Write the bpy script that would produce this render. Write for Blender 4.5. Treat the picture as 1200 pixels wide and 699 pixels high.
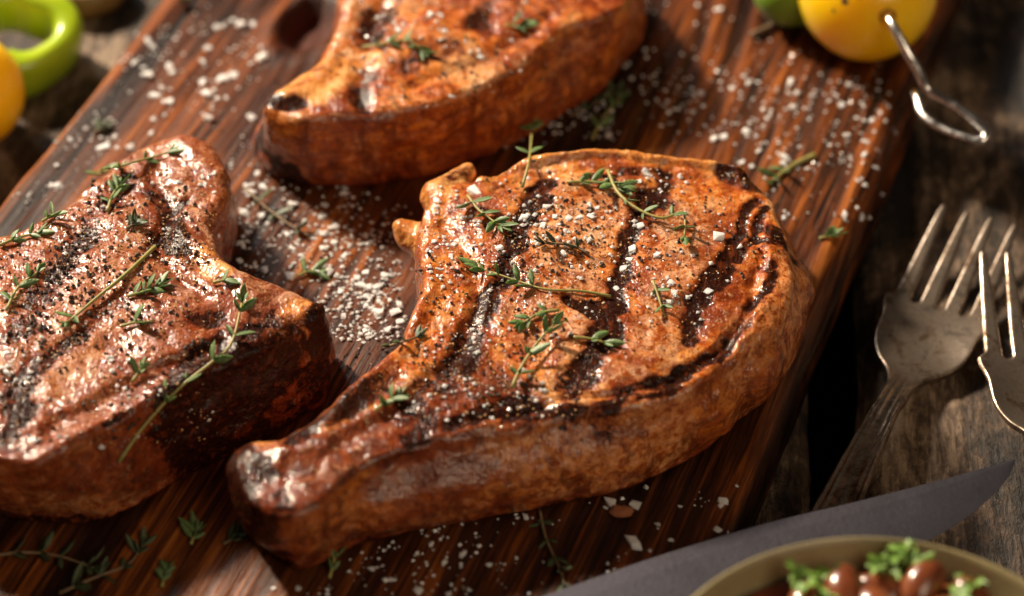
import bpy, bmesh, math, random
import numpy as np
import openvdb
from mathutils import Vector, Matrix
from mathutils.bvhtree import BVHTree

random.seed(7); RNG = np.random.RandomState(7)
scene = bpy.context.scene
for o in list(bpy.data.objects): bpy.data.objects.remove(o)
COL = scene.collection

# ------------------------------------------------------------------ camera
ZB = 0.020                                    # board top above table top (table top = 0)
PITCH = math.radians(42.0); DIST = 0.65; LENS = 90.0
FPX = LENS / 36.0 * 1200.0
FW = np.array([0, math.cos(PITCH), -math.sin(PITCH)])
UP = np.array([0, math.sin(PITCH), math.cos(PITCH)])
CAM = np.array([0, 0, ZB]) - FW * DIST
cam_data = bpy.data.cameras.new('camera'); cam = bpy.data.objects.new('camera', cam_data); COL.objects.link(cam)
cam_data.sensor_width = 36.0; cam_data.lens = LENS; cam_data.clip_start = 0.01; cam_data.clip_end = 50
cam.location = CAM; cam.rotation_euler = (math.pi / 2 - PITCH, 0, 0)
cam_data.dof.use_dof = True; cam_data.dof.focus_distance = 0.620
cam_data.dof.aperture_fstop = 7.0
scene.camera = cam

# ------------------------------------------------------------------ light
world = bpy.data.worlds.new('World'); scene.world = world; world.use_nodes = True
bg = world.node_tree.nodes['Background']
bg.inputs[0].default_value = (1.0, 0.78, 0.60, 1); bg.inputs[1].default_value = 0.035

def area_lamp(name, direction, dist, size, power, color, aim=(0, 0, 0.03)):
    ld = bpy.data.lights.new(name, 'AREA'); ld.shape = 'SQUARE'; ld.size = size; ld.energy = power; ld.color = color
    lo = bpy.data.objects.new(name, ld); COL.objects.link(lo)
    d = Vector(direction).normalized(); a = Vector(aim); lo.location = a + d * dist
    lo.rotation_euler = d.to_track_quat('Z', 'Y').to_euler()
    return lo
area_lamp('key_lamp', (-0.62, 0.60, 0.62), 1.6, 0.15, 70, (1.0, 0.83, 0.62))
area_lamp('sheen_lamp', (-0.50, 0.85, 0.74), 2.0, 0.30, 8, (1.0, 0.95, 0.90))  # unseen soft lamp added behind for sheen on board and meat
area_lamp('fill_lamp', (0.55, -0.75, 0.75), 2.2, 1.2, 18.0, (1.0, 0.78, 0.55))
scene.view_settings.view_transform = 'Standard'; scene.view_settings.look = 'None'
scene.view_settings.exposure = 0.0; scene.view_settings.gamma = 1.0
scene.render.engine = 'CYCLES'

# ------------------------------------------------------------------ helpers
def P(px, py, z):
    """point of the photograph (1200 x 699) on the horizontal plane at height z"""
    d = FW + np.array([1.0, 0, 0]) * (px - 600) / FPX - UP * (py - 349.5) / FPX
    return CAM + d * ((z - CAM[2]) / d[2])
def XY(pts, z): return np.array([P(a, b, z)[:2] for a, b in pts])

def sstep(a, b, x):
    t = np.clip((x - a) / (b - a), 0, 1); return t * t * (3 - 2 * t)

def _hash(ix, iy, iz, seed):
    with np.errstate(over='ignore'):
        h = (ix.astype(np.uint32) * np.uint32(374761393)) ^ (iy.astype(np.uint32) * np.uint32(668265263)) ^ (iz.astype(np.uint32) * np.uint32(2246822519)) ^ np.uint32((seed * 3266489917) & 0xffffffff)
        h = (h ^ (h >> np.uint32(15))) * np.uint32(2246822519)
        h = (h ^ (h >> np.uint32(13))) * np.uint32(3266489917)
        h = h ^ (h >> np.uint32(16))
    return h.astype(np.float64) / 4294967295.0
def vnoise(p, scale, seed=0):
    """value noise in -1..1 at points p (N,3); scale = features per metre (scalar or 3)"""
    q = p * np.asarray(scale) + 1000.0
    f = np.floor(q); t = q - f; i = f.astype(np.int64); t = t * t * t * (t * (t * 6 - 15) + 10)
    r = 0
    for dx in (0, 1):
        wx = t[:, 0] if dx else 1 - t[:, 0]
        for dy in (0, 1):
            wy = t[:, 1] if dy else 1 - t[:, 1]
            for dz in (0, 1):
                wz = t[:, 2] if dz else 1 - t[:, 2]
                r = r + wx * wy * wz * _hash(i[:, 0] + dx, i[:, 1] + dy, i[:, 2] + dz, seed)
    return r * 2 - 1
def fbm(p, scale, octaves=4, seed=0, gain=0.5):
    r = 0; a = 1.0; s = np.asarray(scale, float); n = 0
    for k in range(octaves):
        r = r + a * vnoise(p, s, seed + k * 17); n += a; a *= gain; s = s * 2.03
    return r / n

def smooth_closed(pts, n=5):
    """Catmull-Rom through a closed outline"""
    pts = np.asarray(pts, float); m = len(pts); out = []
    for i in range(m):
        p0, p1, p2, p3 = pts[i - 1], pts[i], pts[(i + 1) % m], pts[(i + 2) % m]
        for k in range(n):
            t = k / n
            out.append(0.5 * ((2 * p1) + (-p0 + p2) * t + (2 * p0 - 5 * p1 + 4 * p2 - p3) * t * t + (-p0 + 3 * p1 - 3 * p2 + p3) * t ** 3))
    return np.array(out)
def smooth_open(pts, n=6):
    pts = np.asarray(pts, float); ext = np.vstack([2 * pts[0] - pts[1], pts, 2 * pts[-1] - pts[-2]]); out = []
    for i in range(1, len(ext) - 2):
        p0, p1, p2, p3 = ext[i - 1], ext[i], ext[i + 1], ext[i + 2]
        for k in range(n):
            t = k / n
            out.append(0.5 * ((2 * p1) + (-p0 + p2) * t + (2 * p0 - 5 * p1 + 4 * p2 - p3) * t * t + (-p0 + 3 * p1 - 3 * p2 + p3) * t ** 3))
    out.append(pts[-1]); return np.array(out)
def sd_poly(q, poly):
    """signed distance of q (N,2) to a polygon, negative inside"""
    d = np.full(len(q), 1e9); s = np.ones(len(q)); m = len(poly)
    for i in range(m):
        a, b = poly[i], poly[(i + 1) % m]; e = b - a; w = q - a
        t = np.clip((w @ e) / max(e @ e, 1e-18), 0, 1); r = w - t[:, None] * e
        d = np.minimum(d, (r * r).sum(1))
        c1 = q[:, 1] >= a[1]; c2 = q[:, 1] < b[1]; c3 = e[0] * w[:, 1] > e[1] * w[:, 0]
        s = np.where((c1 & c2 & c3) | (~c1 & ~c2 & ~c3), -s, s)
    return s * np.sqrt(d)
def stroke(q, pts, widths):
    """1 on the line, 0 at its half width and beyond; widths per point (m)"""
    best = np.full(len(q), -1e9); pts = np.asarray(pts)
    for i in range(len(pts) - 1):
        a, b = pts[i], pts[i + 1]; e = b - a; w = q - a
        t = np.clip((w @ e) / max(e @ e, 1e-18), 0, 1); r = np.sqrt(((w - t[:, None] * e) ** 2).sum(1))
        best = np.maximum(best, 1 - r / (widths[i] * (1 - t) + widths[i + 1] * t))
    return best                                   # >0 inside
def smin(a, b, k):
    h = np.clip(0.5 + 0.5 * (b - a) / k, 0, 1); return b * (1 - h) + a * h - k * h * (1 - h)

def sdf_mesh(arr, origin, vox):
    g = openvdb.FloatGrid(1.0); g.copyFromArray(np.ascontiguousarray(arr.astype(np.float32)))
    pts, quads = g.convertToQuads(0.0)
    v = np.asarray(pts, float) * vox + origin
    return v, np.asarray(quads)[:, ::-1].astype(np.int64)
def vert_normals(v, f):
    a = v[f[:, 2]] - v[f[:, 0]]; b = v[f[:, 3]] - v[f[:, 1]]; n = np.cross(a, b); vn = np.zeros_like(v)
    for k in range(4): np.add.at(vn, f[:, k], n)
    return vn / np.maximum(np.linalg.norm(vn, axis=1, keepdims=True), 1e-12)

def link(name, me, mat=None, parent=None, loc=None):
    o = bpy.data.objects.new(name, me); COL.objects.link(o)
    if mat is not None and me is not None and not me.materials: me.materials.append(mat)
    if parent is not None: o.parent = parent
    if loc is not None: o.location = loc
    return o
def tag(o, label=None, cat=None, group=None, kind=None):
    if label: o['label'] = label
    if cat: o['category'] = cat
    if group: o['group'] = group
    if kind: o['kind'] = kind
    return o
def empty(name, loc, label, cat, group=None):
    o = bpy.data.objects.new(name, None); COL.objects.link(o); o.location = loc; o.empty_display_size = 0.01
    return tag(o, label, cat, group)
def mesh_np(name, v, f, smooth=True, normals=None, attrs=None):
    me = bpy.data.meshes.new(name); me.from_pydata(np.asarray(v).tolist(), [], [list(map(int, x)) for x in f]); me.update()
    if smooth: me.polygons.foreach_set('use_smooth', [True] * len(me.polygons))
    for k, c in (attrs or {}).items():
        a = me.attributes.new(k, 'FLOAT_COLOR', 'POINT'); a.data.foreach_set('color', np.ascontiguousarray(c, dtype=np.float32).ravel())
    if normals is not None: me.normals_split_custom_set_from_vertices(np.asarray(normals).tolist())
    return me
def components(f, n):
    lab = np.arange(n)
    while True:
        m = lab[f].min(1); new = lab.copy()
        for k in range(4): np.minimum.at(new, f[:, k], m)
        new = new[new]
        if (new == lab).all(): break
        lab = new
    fl = lab[f[:, 0]]; return [f[fl == u] for u in np.unique(fl)]
def part_obj(nm, ff, v, vn, mat, parent, attrs, base):
    ids, inv = np.unique(ff, return_inverse=True); inv = inv.reshape(ff.shape)
    me = mesh_np(nm, v[ids] - base, inv, True, vn[ids], {a: c[ids] for a, c in attrs.items()})
    return link(nm, me, mat, parent)
def split_parts(v, f, vn, labels, names, mat, parent, attrs, base):
    """cut one continuous skin into the named parts, keeping its shading normals"""
    fl = labels[f]; fl = np.sort(fl, axis=1)[:, 1]
    objs = []
    for k, nm in enumerate(names):
        ff = f[fl == k]
        if not len(ff): continue
        comps = components(ff, len(v)) if nm != 'meat' else [ff]
        for ff in comps: objs.append(part_obj(nm, ff, v, vn, mat, parent, attrs, base))
    return objs
def tube(path, radii, seg=8, closed=False, cap=True):
    path = np.asarray(path, float); n = len(path)
    if np.isscalar(radii): radii = [radii] * n
    V = []; Fc = []; prev = None
    for i in range(n):
        if closed: t = path[(i + 1) % n] - path[i - 1]
        else: t = path[min(i + 1, n - 1)] - path[max(i - 1, 0)]
        t = t / max(np.linalg.norm(t), 1e-12)
        if prev is None:
            a = np.array([0, 0, 1.0]) if abs(t[2]) < 0.9 else np.array([1.0, 0, 0]); x = np.cross(a, t)
        else: x = prev - t * (prev @ t)
        x /= np.linalg.norm(x); y = np.cross(t, x); prev = x
        for s in range(seg):
            an = 2 * math.pi * s / seg; V.append(path[i] + radii[i] * (math.cos(an) * x + math.sin(an) * y))
    m = n if closed else n - 1
    for i in range(m):
        for s in range(seg):
            j = (i + 1) % n; Fc.append([i * seg + s, i * seg + (s + 1) % seg, j * seg + (s + 1) % seg, j * seg + s])
    if cap and not closed: Fc.append(list(range(seg))[::-1]); Fc.append([(n - 1) * seg + s for s in range(seg)])
    return V, Fc
def lathe(prof, seg=64):
    V = []; Fc = []; n = len(prof)
    for i in range(seg):
        a = 2 * math.pi * i / seg
        for r, z in prof: V.append((r * math.cos(a), r * math.sin(a), z))
    for i in range(seg):
        j = (i + 1) % seg
        for k in range(n - 1): Fc.append([i * n + k, j * n + k, j * n + k + 1, i * n + k + 1])
    return V, Fc

# ------------------------------------------------------------------ material helpers
class NT:
    def __init__(s, name):
        s.m = bpy.data.materials.new(name); s.m.use_nodes = True; s.t = s.m.node_tree
        s.b = s.t.nodes['Principled BSDF']
    def n(s, typ, **kw):
        nd = s.t.nodes.new(typ)
        for k, v in kw.items():
            if k.startswith('_'): nd.inputs[int(k[1:])].default_value = v
            else: setattr(nd, k, v)
        return nd
    def l(s, a, b): s.t.links.new(a, b)
    def coord(s, scale=(1, 1, 1), rot=0.0, which='Object'):
        tc = s.n('ShaderNodeTexCoord'); mp = s.n('ShaderNodeMapping'); mp.inputs['Scale'].default_value = scale; mp.inputs['Rotation'].default_value = (0, 0, rot)
        s.l(tc.outputs[which], mp.inputs[0]); return mp.outputs[0]
    def noise(s, vec, scale, detail=4, rough=0.55, dist=0.0):
        nd = s.n('ShaderNodeTexNoise'); nd.inputs['Scale'].default_value = scale; nd.inputs['Detail'].default_value = detail
        nd.inputs['Roughness'].default_value = rough; nd.inputs['Distortion'].default_value = dist; s.l(vec, nd.inputs['Vector']); return nd.outputs[0]
    def ramp(s, fac, stops):
        nd = s.n('ShaderNodeValToRGB'); cr = nd.color_ramp
        while len(cr.elements) < len(stops): cr.elements.new(0.5)
        for e, (p, c) in zip(cr.elements, stops):
            e.position = p; e.color = (*c, 1) if len(c) == 3 else c
        s.l(fac, nd.inputs[0]); return nd.outputs[0]
    def g(s, v): return (v, v, v)
    def mix(s, fac, a, b, mode='MIX'):
        nd = s.n('ShaderNodeMix', data_type='RGBA', blend_type=mode)
        for k, x in ((0, fac), (6, a), (7, b)):
            if isinstance(x, (int, float)): nd.inputs[k].default_value = x if k == 0 else (x, x, x, 1)
            elif isinstance(x, tuple): nd.inputs[k].default_value = (*x, 1)
            else: s.l(x, nd.inputs[k])
        return nd.outputs[2]
    def math(s, op, a, b=0.0, clamp=False):
        nd = s.n('ShaderNodeMath', operation=op, use_clamp=clamp)
        for k, x in ((0, a), (1, b)):
            if isinstance(x, (int, float)): nd.inputs[k].default_value = x
            else: s.l(x, nd.inputs[k])
        return nd.outputs[0]
    def attr(s, name):
        a = s.n('ShaderNodeAttribute', attribute_name=name); sp = s.n('ShaderNodeSeparateColor'); s.l(a.outputs['Color'], sp.inputs[0])
        return sp.outputs[0], sp.outputs[1], sp.outputs[2], a.outputs['Alpha']
    def bump(s, h, dist, strength=1.0, prev=None):
        b = s.n('ShaderNodeBump'); b.inputs['Strength'].default_value = strength; b.inputs['Distance'].default_value = dist
        s.l(h, b.inputs['Height'])
        if prev is not None: s.l(prev, b.inputs['Normal'])
        return b.outputs[0]
    def set(s, **kw):
        for k, x in kw.items():
            k = k.replace('_', ' ')
            if hasattr(x, 'is_output'): s.l(x, s.b.inputs[k])
            else: s.b.inputs[k].default_value = (*x, 1) if isinstance(x, tuple) and len(x) == 3 and 'Radius' not in k else x
        return s.m

# ------------------------------------------------------------------ materials
def meat_material():
    s = NT('grilled_meat'); c = s.coord()
    ch, fat, bone, brn = s.attr('mask'); sidem, pale, dull, _ = s.attr('mask2')
    n1 = s.noise(c, 60, 5, 0.62, 0.3); n2 = s.noise(c, 240, 6, 0.68, 0.8); n3 = s.noise(c, 850, 4, 0.7); n4 = s.noise(c, 125, 6, 0.72, 1.2); n5 = s.noise(c, 420, 5, 0.7, 0.4)
    base = s.ramp(s.math('ADD', s.math('MULTIPLY', n1, 0.6), s.math('MULTIPLY', n2, 0.4)), [(0.42, (0.15, 0.021, 0.003)), (0.475, (0.42, 0.088, 0.009)), (0.53, (0.60, 0.20, 0.032)), (0.60, (0.70, 0.37, 0.16))])
    base = s.mix(s.math('MULTIPLY', pale, 0.7), base, s.ramp(n2, [(0.41, (0.38, 0.080, 0.012)), (0.475, (0.60, 0.24, 0.075)), (0.56, (0.80, 0.53, 0.34))]))
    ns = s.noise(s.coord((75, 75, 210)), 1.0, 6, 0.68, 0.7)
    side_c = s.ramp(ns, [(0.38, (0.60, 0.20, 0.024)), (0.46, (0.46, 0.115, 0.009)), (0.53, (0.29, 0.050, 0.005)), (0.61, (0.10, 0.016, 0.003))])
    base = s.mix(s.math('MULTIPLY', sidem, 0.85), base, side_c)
    base = s.mix(s.math('MULTIPLY', dull, 0.68), base, s.ramp(n2, [(0.38, (0.085, 0.025, 0.015)), (0.49, (0.26, 0.088, 0.046)), (0.60, (0.50, 0.27, 0.17))]))
    # mottled browning
    m = s.math('ADD', s.math('MULTIPLY', n2, 0.7), s.math('MULTIPLY', n4, 0.6)); m = s.math('ADD', m, s.math('MULTIPLY', brn, 0.40))
    base = s.mix(s.ramp(m, [(0.64, s.g(0)), (0.84, s.g(0.85))]), base, (0.22, 0.038, 0.008))
    base = s.mix(s.ramp(m, [(0.80, s.g(0)), (0.98, s.g(0.9))]), base, (0.060, 0.012, 0.005))
    # fine mottling: burnt flecks and pale flecks
    m2 = s.noise(c, 480, 5, 0.78, 0.5); m3 = s.noise(c, 165, 5, 0.7, 0.9)
    base = s.mix(s.ramp(m3, [(0.50, s.g(0)), (0.60, s.g(0.72))]), base, (0.20, 0.034, 0.006))
    base = s.mix(s.ramp(m2, [(0.55, s.g(0)), (0.63, s.g(0.70))]), base, (0.11, 0.020, 0.004))
    base = s.mix(s.math('MULTIPLY', s.ramp(m2, [(0.36, s.g(0.45)), (0.44, s.g(0))]), s.math('SUBTRACT', 1.0, s.math('MULTIPLY', sidem, 0.6))), base, (0.74, 0.46, 0.25))
    nd = s.noise(s.coord((170, 170, 34)), 1.0, 5, 0.65, 0.5); ne = s.noise(c, 210, 6, 0.75, 1.0)
    drip = s.math('MULTIPLY', sidem, s.ramp(s.math('ADD', s.math('MULTIPLY', nd, 0.5), s.math('MULTIPLY', ne, 0.5)), [(0.49, s.g(0)), (0.57, s.g(0.85))]))
    fatc = s.ramp(n5, [(0.36, (0.66, 0.31, 0.14)), (0.50, (0.54, 0.185, 0.05)), (0.59, (0.30, 0.062, 0.012)), (0.68, (0.10, 0.018, 0.005))])
    base = s.mix(s.math('MULTIPLY', fat, s.ramp(n4, [(0.40, s.g(1.0)), (0.62, s.g(0.55))])), base, fatc)
    base = s.mix(drip, base, (0.105, 0.017, 0.004))
    bonec = s.ramp(n4, [(0.35, (0.72, 0.38, 0.13)), (0.52, (0.58, 0.21, 0.045)), (0.66, (0.15, 0.035, 0.010))])
    base = s.mix(bone, base, bonec)
    cm = s.math('ADD', ch, s.math('MULTIPLY', s.math('SUBTRACT', n2, 0.5), 1.5)); cm = s.math('ADD', cm, s.math('MULTIPLY', s.math('SUBTRACT', n4, 0.5), 1.1)); cm = s.math('ADD', cm, s.math('MULTIPLY', s.math('SUBTRACT', n3, 0.5), 0.7))
    gate = s.ramp(ch, [(0.02, s.g(0)), (0.15, s.g(1))])
    cf = s.math('MULTIPLY', s.ramp(cm, [(0.40, s.g(0)), (0.68, s.g(1))]), gate)
    cfs = s.math('MULTIPLY', s.ramp(cm, [(0.02, s.g(0)), (0.50, s.g(1))]), gate)
    base = s.mix(s.math('MULTIPLY', cfs, 0.85), base, (0.16, 0.026, 0.006))
    base = s.mix(s.math('MULTIPLY', cf, 0.96), base, s.ramp(n3, [(0.3, (0.005, 0.0020, 0.0016)), (0.7, (0.022, 0.0065, 0.004))]))
    nf = s.noise(s.coord((620, 130, 620), 0.7), 1.0, 4, 0.65, 0.6)
    base = s.mix(s.ramp(nf, [(0.54, s.g(0)), (0.66, s.g(0.55))]), base, (0.16, 0.030, 0.007))
    # granular spice crust
    gz = s.ramp(n3, [(0.63, s.g(0)), (0.70, s.g(0.45))])
    base = s.mix(s.math('MULTIPLY', gz, s.math('SUBTRACT', 1.0, sidem)), base, (0.62, 0.36, 0.17))
    rough = s.ramp(n2, [(0.38, s.g(0.32)), (0.66, s.g(0.55))]); rough = s.mix(s.math('MULTIPLY', cf, 0.9), rough, 0.30)
    sp = s.n('ShaderNodeSeparateColor'); s.l(rough, sp.inputs[0])
    b0 = s.bump(nf, 0.0009, 0.28); b1 = s.bump(s.noise(c, 620, 2, 0.5, 0.3), 0.0007, 0.42, b0); b2 = s.bump(s.noise(c, 1300, 2, 0.5), 0.00040, 0.5, b1)
    ss = s.math('MULTIPLY', s.math('SUBTRACT', 1.0, cfs), 0.12)
    s.l(b2, s.b.inputs['Coat Normal'])
    wetn = s.ramp(s.noise(c, 95, 4, 0.6, 0.5), [(0.38, s.g(0.25)), (0.54, s.g(1.0))])
    s.l(s.math('MULTIPLY', wetn, s.math('SUBTRACT', 1.0, s.math('MULTIPLY', cf, 0.85))), s.b.inputs['Coat Weight'])
    s.l(s.math('SUBTRACT', 0.13, s.math('MULTIPLY', cf, 0.05)), s.b.inputs['Specular IOR Level'])
    return s.set(Base_Color=base, Roughness=sp.outputs[0], Normal=b2, Subsurface_Weight=ss, Subsurface_Radius=(1.0, 0.30, 0.10), Subsurface_Scale=0.0022,
                 Coat_Roughness=0.09)
def board_material():
    s = NT('oiled_dark_wood'); gr, gv, kn, _ = s.attr('grain')
    c = s.coord((14, 380, 60)); c2 = s.coord((45, 1100, 200)); c3 = s.coord((6, 26, 10))
    n1 = s.noise(c, 1.0, 6, 0.66, 1.1); n2 = s.noise(c2, 1.0, 4, 0.65, 0.6); n3 = s.noise(c3, 1.0, 4, 0.6, 0.4)
    f = s.math('ADD', s.math('MULTIPLY', n1, 0.75), s.math('MULTIPLY', gr, 0.28)); f = s.math('ADD', f, s.math('MULTIPLY', s.math('SUBTRACT', n3, 0.5), 0.75))
    f = s.math('ADD', f, s.math('MULTIPLY', s.math('SUBTRACT', n2, 0.5), 0.35))
    f = s.math('SUBTRACT', f, s.math('MULTIPLY', kn, 0.14))
    col = s.ramp(f, [(0.35, (0.006, 0.003, 0.002)), (0.45, (0.038, 0.011, 0.004)), (0.53, (0.11, 0.028, 0.006)), (0.63, (0.26, 0.070, 0.011)), (0.83, (0.48, 0.17, 0.036))])
    n5 = s.noise(s.coord((1, 1, 1)), 900, 4, 0.7)
    col = s.mix(s.math('MULTIPLY', kn, 0.75), col, (0.085, 0.016, 0.006))
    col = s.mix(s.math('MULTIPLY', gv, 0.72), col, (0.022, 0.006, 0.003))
    col = s.mix(s.ramp(s.noise(s.coord((20, 60, 20)), 1.0, 5, 0.65), [(0.55, s.g(0)), (0.75, s.g(0.6))]), col, (0.030, 0.010, 0.006))
    rg = s.ramp(s.math('ADD', s.math('MULTIPLY', n3, 0.6), s.math('MULTIPLY', n5, 0.5)), [(0.35, s.g(0.25)), (0.75, s.g(0.42))])
    rg = s.mix(s.math('MULTIPLY', gv, 0.6), rg, 0.30); rg = s.mix(kn, rg, 0.75); sp = s.n('ShaderNodeSeparateColor'); s.l(rg, sp.inputs[0])
    b1 = s.bump(n1, 0.0010, 0.6); b2 = s.bump(n2, 0.0004, 0.5, b1); b3 = s.bump(n5, 0.00015, 0.4, b2)
    return s.set(Base_Color=col, Roughness=sp.outputs[0], Normal=b3, Specular_IOR_Level=0.27)
def table_material():
    s = NT('weathered_table_wood'); gr, gv, kn, _ = s.attr('grain')
    n1 = s.noise(s.coord((170, 14, 60)), 1.0, 7, 0.7, 1.4); n2 = s.noise(s.coord((520, 120, 200)), 1.0, 5, 0.7, 0.8); n3 = s.noise(s.coord((30, 18, 10)), 1.0, 5, 0.65, 0.8); n4 = s.noise(s.coord(), 330, 5, 0.7, 0.5)
    f = s.math('ADD', s.math('MULTIPLY', n1, 0.45), s.math('MULTIPLY', gr, 0.25)); f = s.math('ADD', f, s.math('MULTIPLY', s.math('SUBTRACT', n3, 0.5), 1.5))
    f = s.math('ADD', f, s.math('MULTIPLY', s.math('SUBTRACT', n2, 0.5), 0.7)); f = s.math('ADD', f, s.math('MULTIPLY', n4, 0.28))
    col = s.ramp(f, [(0.28, (0.005, 0.003, 0.002)), (0.42, (0.032, 0.019, 0.011)), (0.56, (0.12, 0.073, 0.044)), (0.76, (0.40, 0.28, 0.18))])
    b1 = s.bump(n1, 0.0020, 1.0); b2 = s.bump(n2, 0.0012, 1.0, b1); b3 = s.bump(n4, 0.0012, 0.9, b2)
    return s.set(Base_Color=col, Roughness=0.58, Normal=b3)
def steel_material(name, col, dark, rough, tarn, dr=0.28):
    s = NT(name); c = s.coord()
    n1 = s.noise(c, 110, 6, 0.65, 0.6); n2 = s.noise(c, 700, 4, 0.7)
    m = s.math('ADD', s.math('MULTIPLY', n1, 0.75), s.math('MULTIPLY', n2, 0.3))
    colr = s.ramp(m, [(0.42, col), (0.42 + tarn, dark)])
    rg = s.ramp(m, [(0.40, s.g(rough)), (0.70, s.g(min(1, rough + dr)))]); sp = s.n('ShaderNodeSeparateColor'); s.l(rg, sp.inputs[0])
    b1 = s.bump(n2, 0.00012, 0.5)
    return s.set(Base_Color=colr, Metallic=1.0, Roughness=sp.outputs[0], Normal=b1)
def plain(name, stops, scale, rough=0.4, bump=0.0003, sss=0.0, sscale=0.002, rad=(1, 0.5, 0.25), coat=0.0, detail=4):
    s = NT(name); c = s.coord(); n1 = s.noise(c, scale, detail, 0.6)
    b = s.bump(s.noise(c, scale * 5, 3, 0.6), bump, 0.6)
    return s.set(Base_Color=s.ramp(n1, stops), Roughness=rough, Normal=b, Subsurface_Weight=sss, Subsurface_Scale=sscale, Subsurface_Radius=rad, Coat_Weight=coat, Coat_Roughness=0.12)
M = {}
M['meat'] = meat_material(); M['board'] = board_material(); M['table'] = table_material()
M['fork'] = steel_material('tarnished_silver', (0.64, 0.53, 0.43), (0.10, 0.064, 0.042), 0.28, 0.22)
M['knife'] = steel_material('grey_blade_steel', (0.23, 0.22, 0.26), (0.18, 0.172, 0.21), 0.36, 0.40, 0.05)
M['skewer'] = steel_material('polished_steel', (0.78, 0.77, 0.77), (0.60, 0.58, 0.56), 0.12, 0.4)
def salt_mat():
    s = NT('salt'); c = s.coord(); n = s.noise(c, 900, 3, 0.6)
    return s.set(Base_Color=s.ramp(n, [(0.3, (0.90, 0.87, 0.86)), (0.7, (0.96, 0.95, 0.95))]), Roughness=0.2, IOR=1.5, Transmission_Weight=0.12,
                 Subsurface_Weight=0.8, Subsurface_Radius=(1.0, 0.95, 0.9), Subsurface_Scale=0.0015, Normal=s.bump(n, 0.0002, 0.6))
M['salt'] = salt_mat()
M['pepper'] = plain('cracked_pepper', [(0.35, (0.010, 0.007, 0.006)), (0.6, (0.035, 0.02, 0.013)), (0.75, (0.22, 0.13, 0.06))], 700, 0.6)
M['spice'] = plain('ground_spice', [(0.3, (0.20, 0.07, 0.02)), (0.5, (0.50, 0.26, 0.10)), (0.7, (0.68, 0.46, 0.24))], 500, 0.45)
M['leaf'] = plain('thyme_leaf', [(0.3, (0.045, 0.085, 0.022)), (0.55, (0.10, 0.16, 0.05)), (0.75, (0.20, 0.26, 0.11))], 260, 0.5, 0.0002, 0.1, 0.001, (0.5, 1, 0.2))
M['stem'] = plain('thyme_stem', [(0.3, (0.20, 0.20, 0.05)), (0.6, (0.30, 0.25, 0.07)), (0.8, (0.22, 0.12, 0.05))], 120, 0.5)
M['stem_dry'] = plain('dry_thyme_stem', [(0.3, (0.10, 0.06, 0.03)), (0.7, (0.22, 0.14, 0.07))], 200, 0.6)
M['leaf_dry'] = plain('dark_thyme_leaf', [(0.3, (0.020, 0.035, 0.012)), (0.7, (0.07, 0.09, 0.035))], 300, 0.55)
M['tomato'] = plain('yellow_tomato_skin', [(0.3, (1.0, 0.55, 0.005)), (0.7, (1.0, 0.63, 0.008))], 40, 0.28, 0.00005, 1.0, 0.022, (1, 0.85, 0.06), 0.3)
M['scorch'] = plain('scorched_skin', [(0.3, (0.03, 0.012, 0.005)), (0.7, (0.16, 0.06, 0.02))], 900, 0.6)
M['lime'] = plain('lime_green_pepper', [(0.3, (0.28, 0.42, 0.008)), (0.7, (0.42, 0.54, 0.02))], 60, 0.3, 0.0001, 0.35, 0.005, (0.6, 1, 0.1), 0.3)
M['greenpep'] = plain('green_pepper', [(0.3, (0.10, 0.22, 0.012)), (0.7, (0.2, 0.34, 0.03))], 60, 0.3, 0.0001, 0.3, 0.004, (0.5, 1, 0.1), 0.3)
M['onion'] = plain('grilled_onion', [(0.3, (0.10, 0.05, 0.012)), (0.7, (0.26, 0.15, 0.04))], 120, 0.45, 0.0003, 0.2, 0.003)
M['bowl'] = plain('olive_stoneware', [(0.3, (0.19, 0.155, 0.075)), (0.7, (0.28, 0.23, 0.12))], 60, 0.4, 0.0001)
M['bean'] = plain('baked_bean', [(0.3, (0.09, 0.020, 0.008)), (0.55, (0.19, 0.050, 0.016)), (0.75, (0.32, 0.115, 0.045))], 120, 0.30, 0.0001, 0.2, 0.003, (1, 0.4, 0.2), 0.6)
M['sauce'] = plain('bean_sauce', [(0.3, (0.09, 0.018, 0.006)), (0.7, (0.2, 0.045, 0.012))], 150, 0.18, 0.0008, 0.0, coat=0.6)
M['parsley'] = plain('parsley', [(0.3, (0.07, 0.17, 0.015)), (0.7, (0.20, 0.34, 0.05))], 300, 0.45, 0.0002, 0.1, 0.001, (0.5, 1, 0.2))
M['crumb'] = plain('meat_crumb', [(0.3, (0.22, 0.06, 0.02)), (0.7, (0.42, 0.16, 0.07))], 500, 0.5)
M['handle'] = plain('dark_handle_wood', [(0.3, (0.02, 0.012, 0.008)), (0.7, (0.06, 0.03, 0.018))], 150, 0.45)

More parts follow.
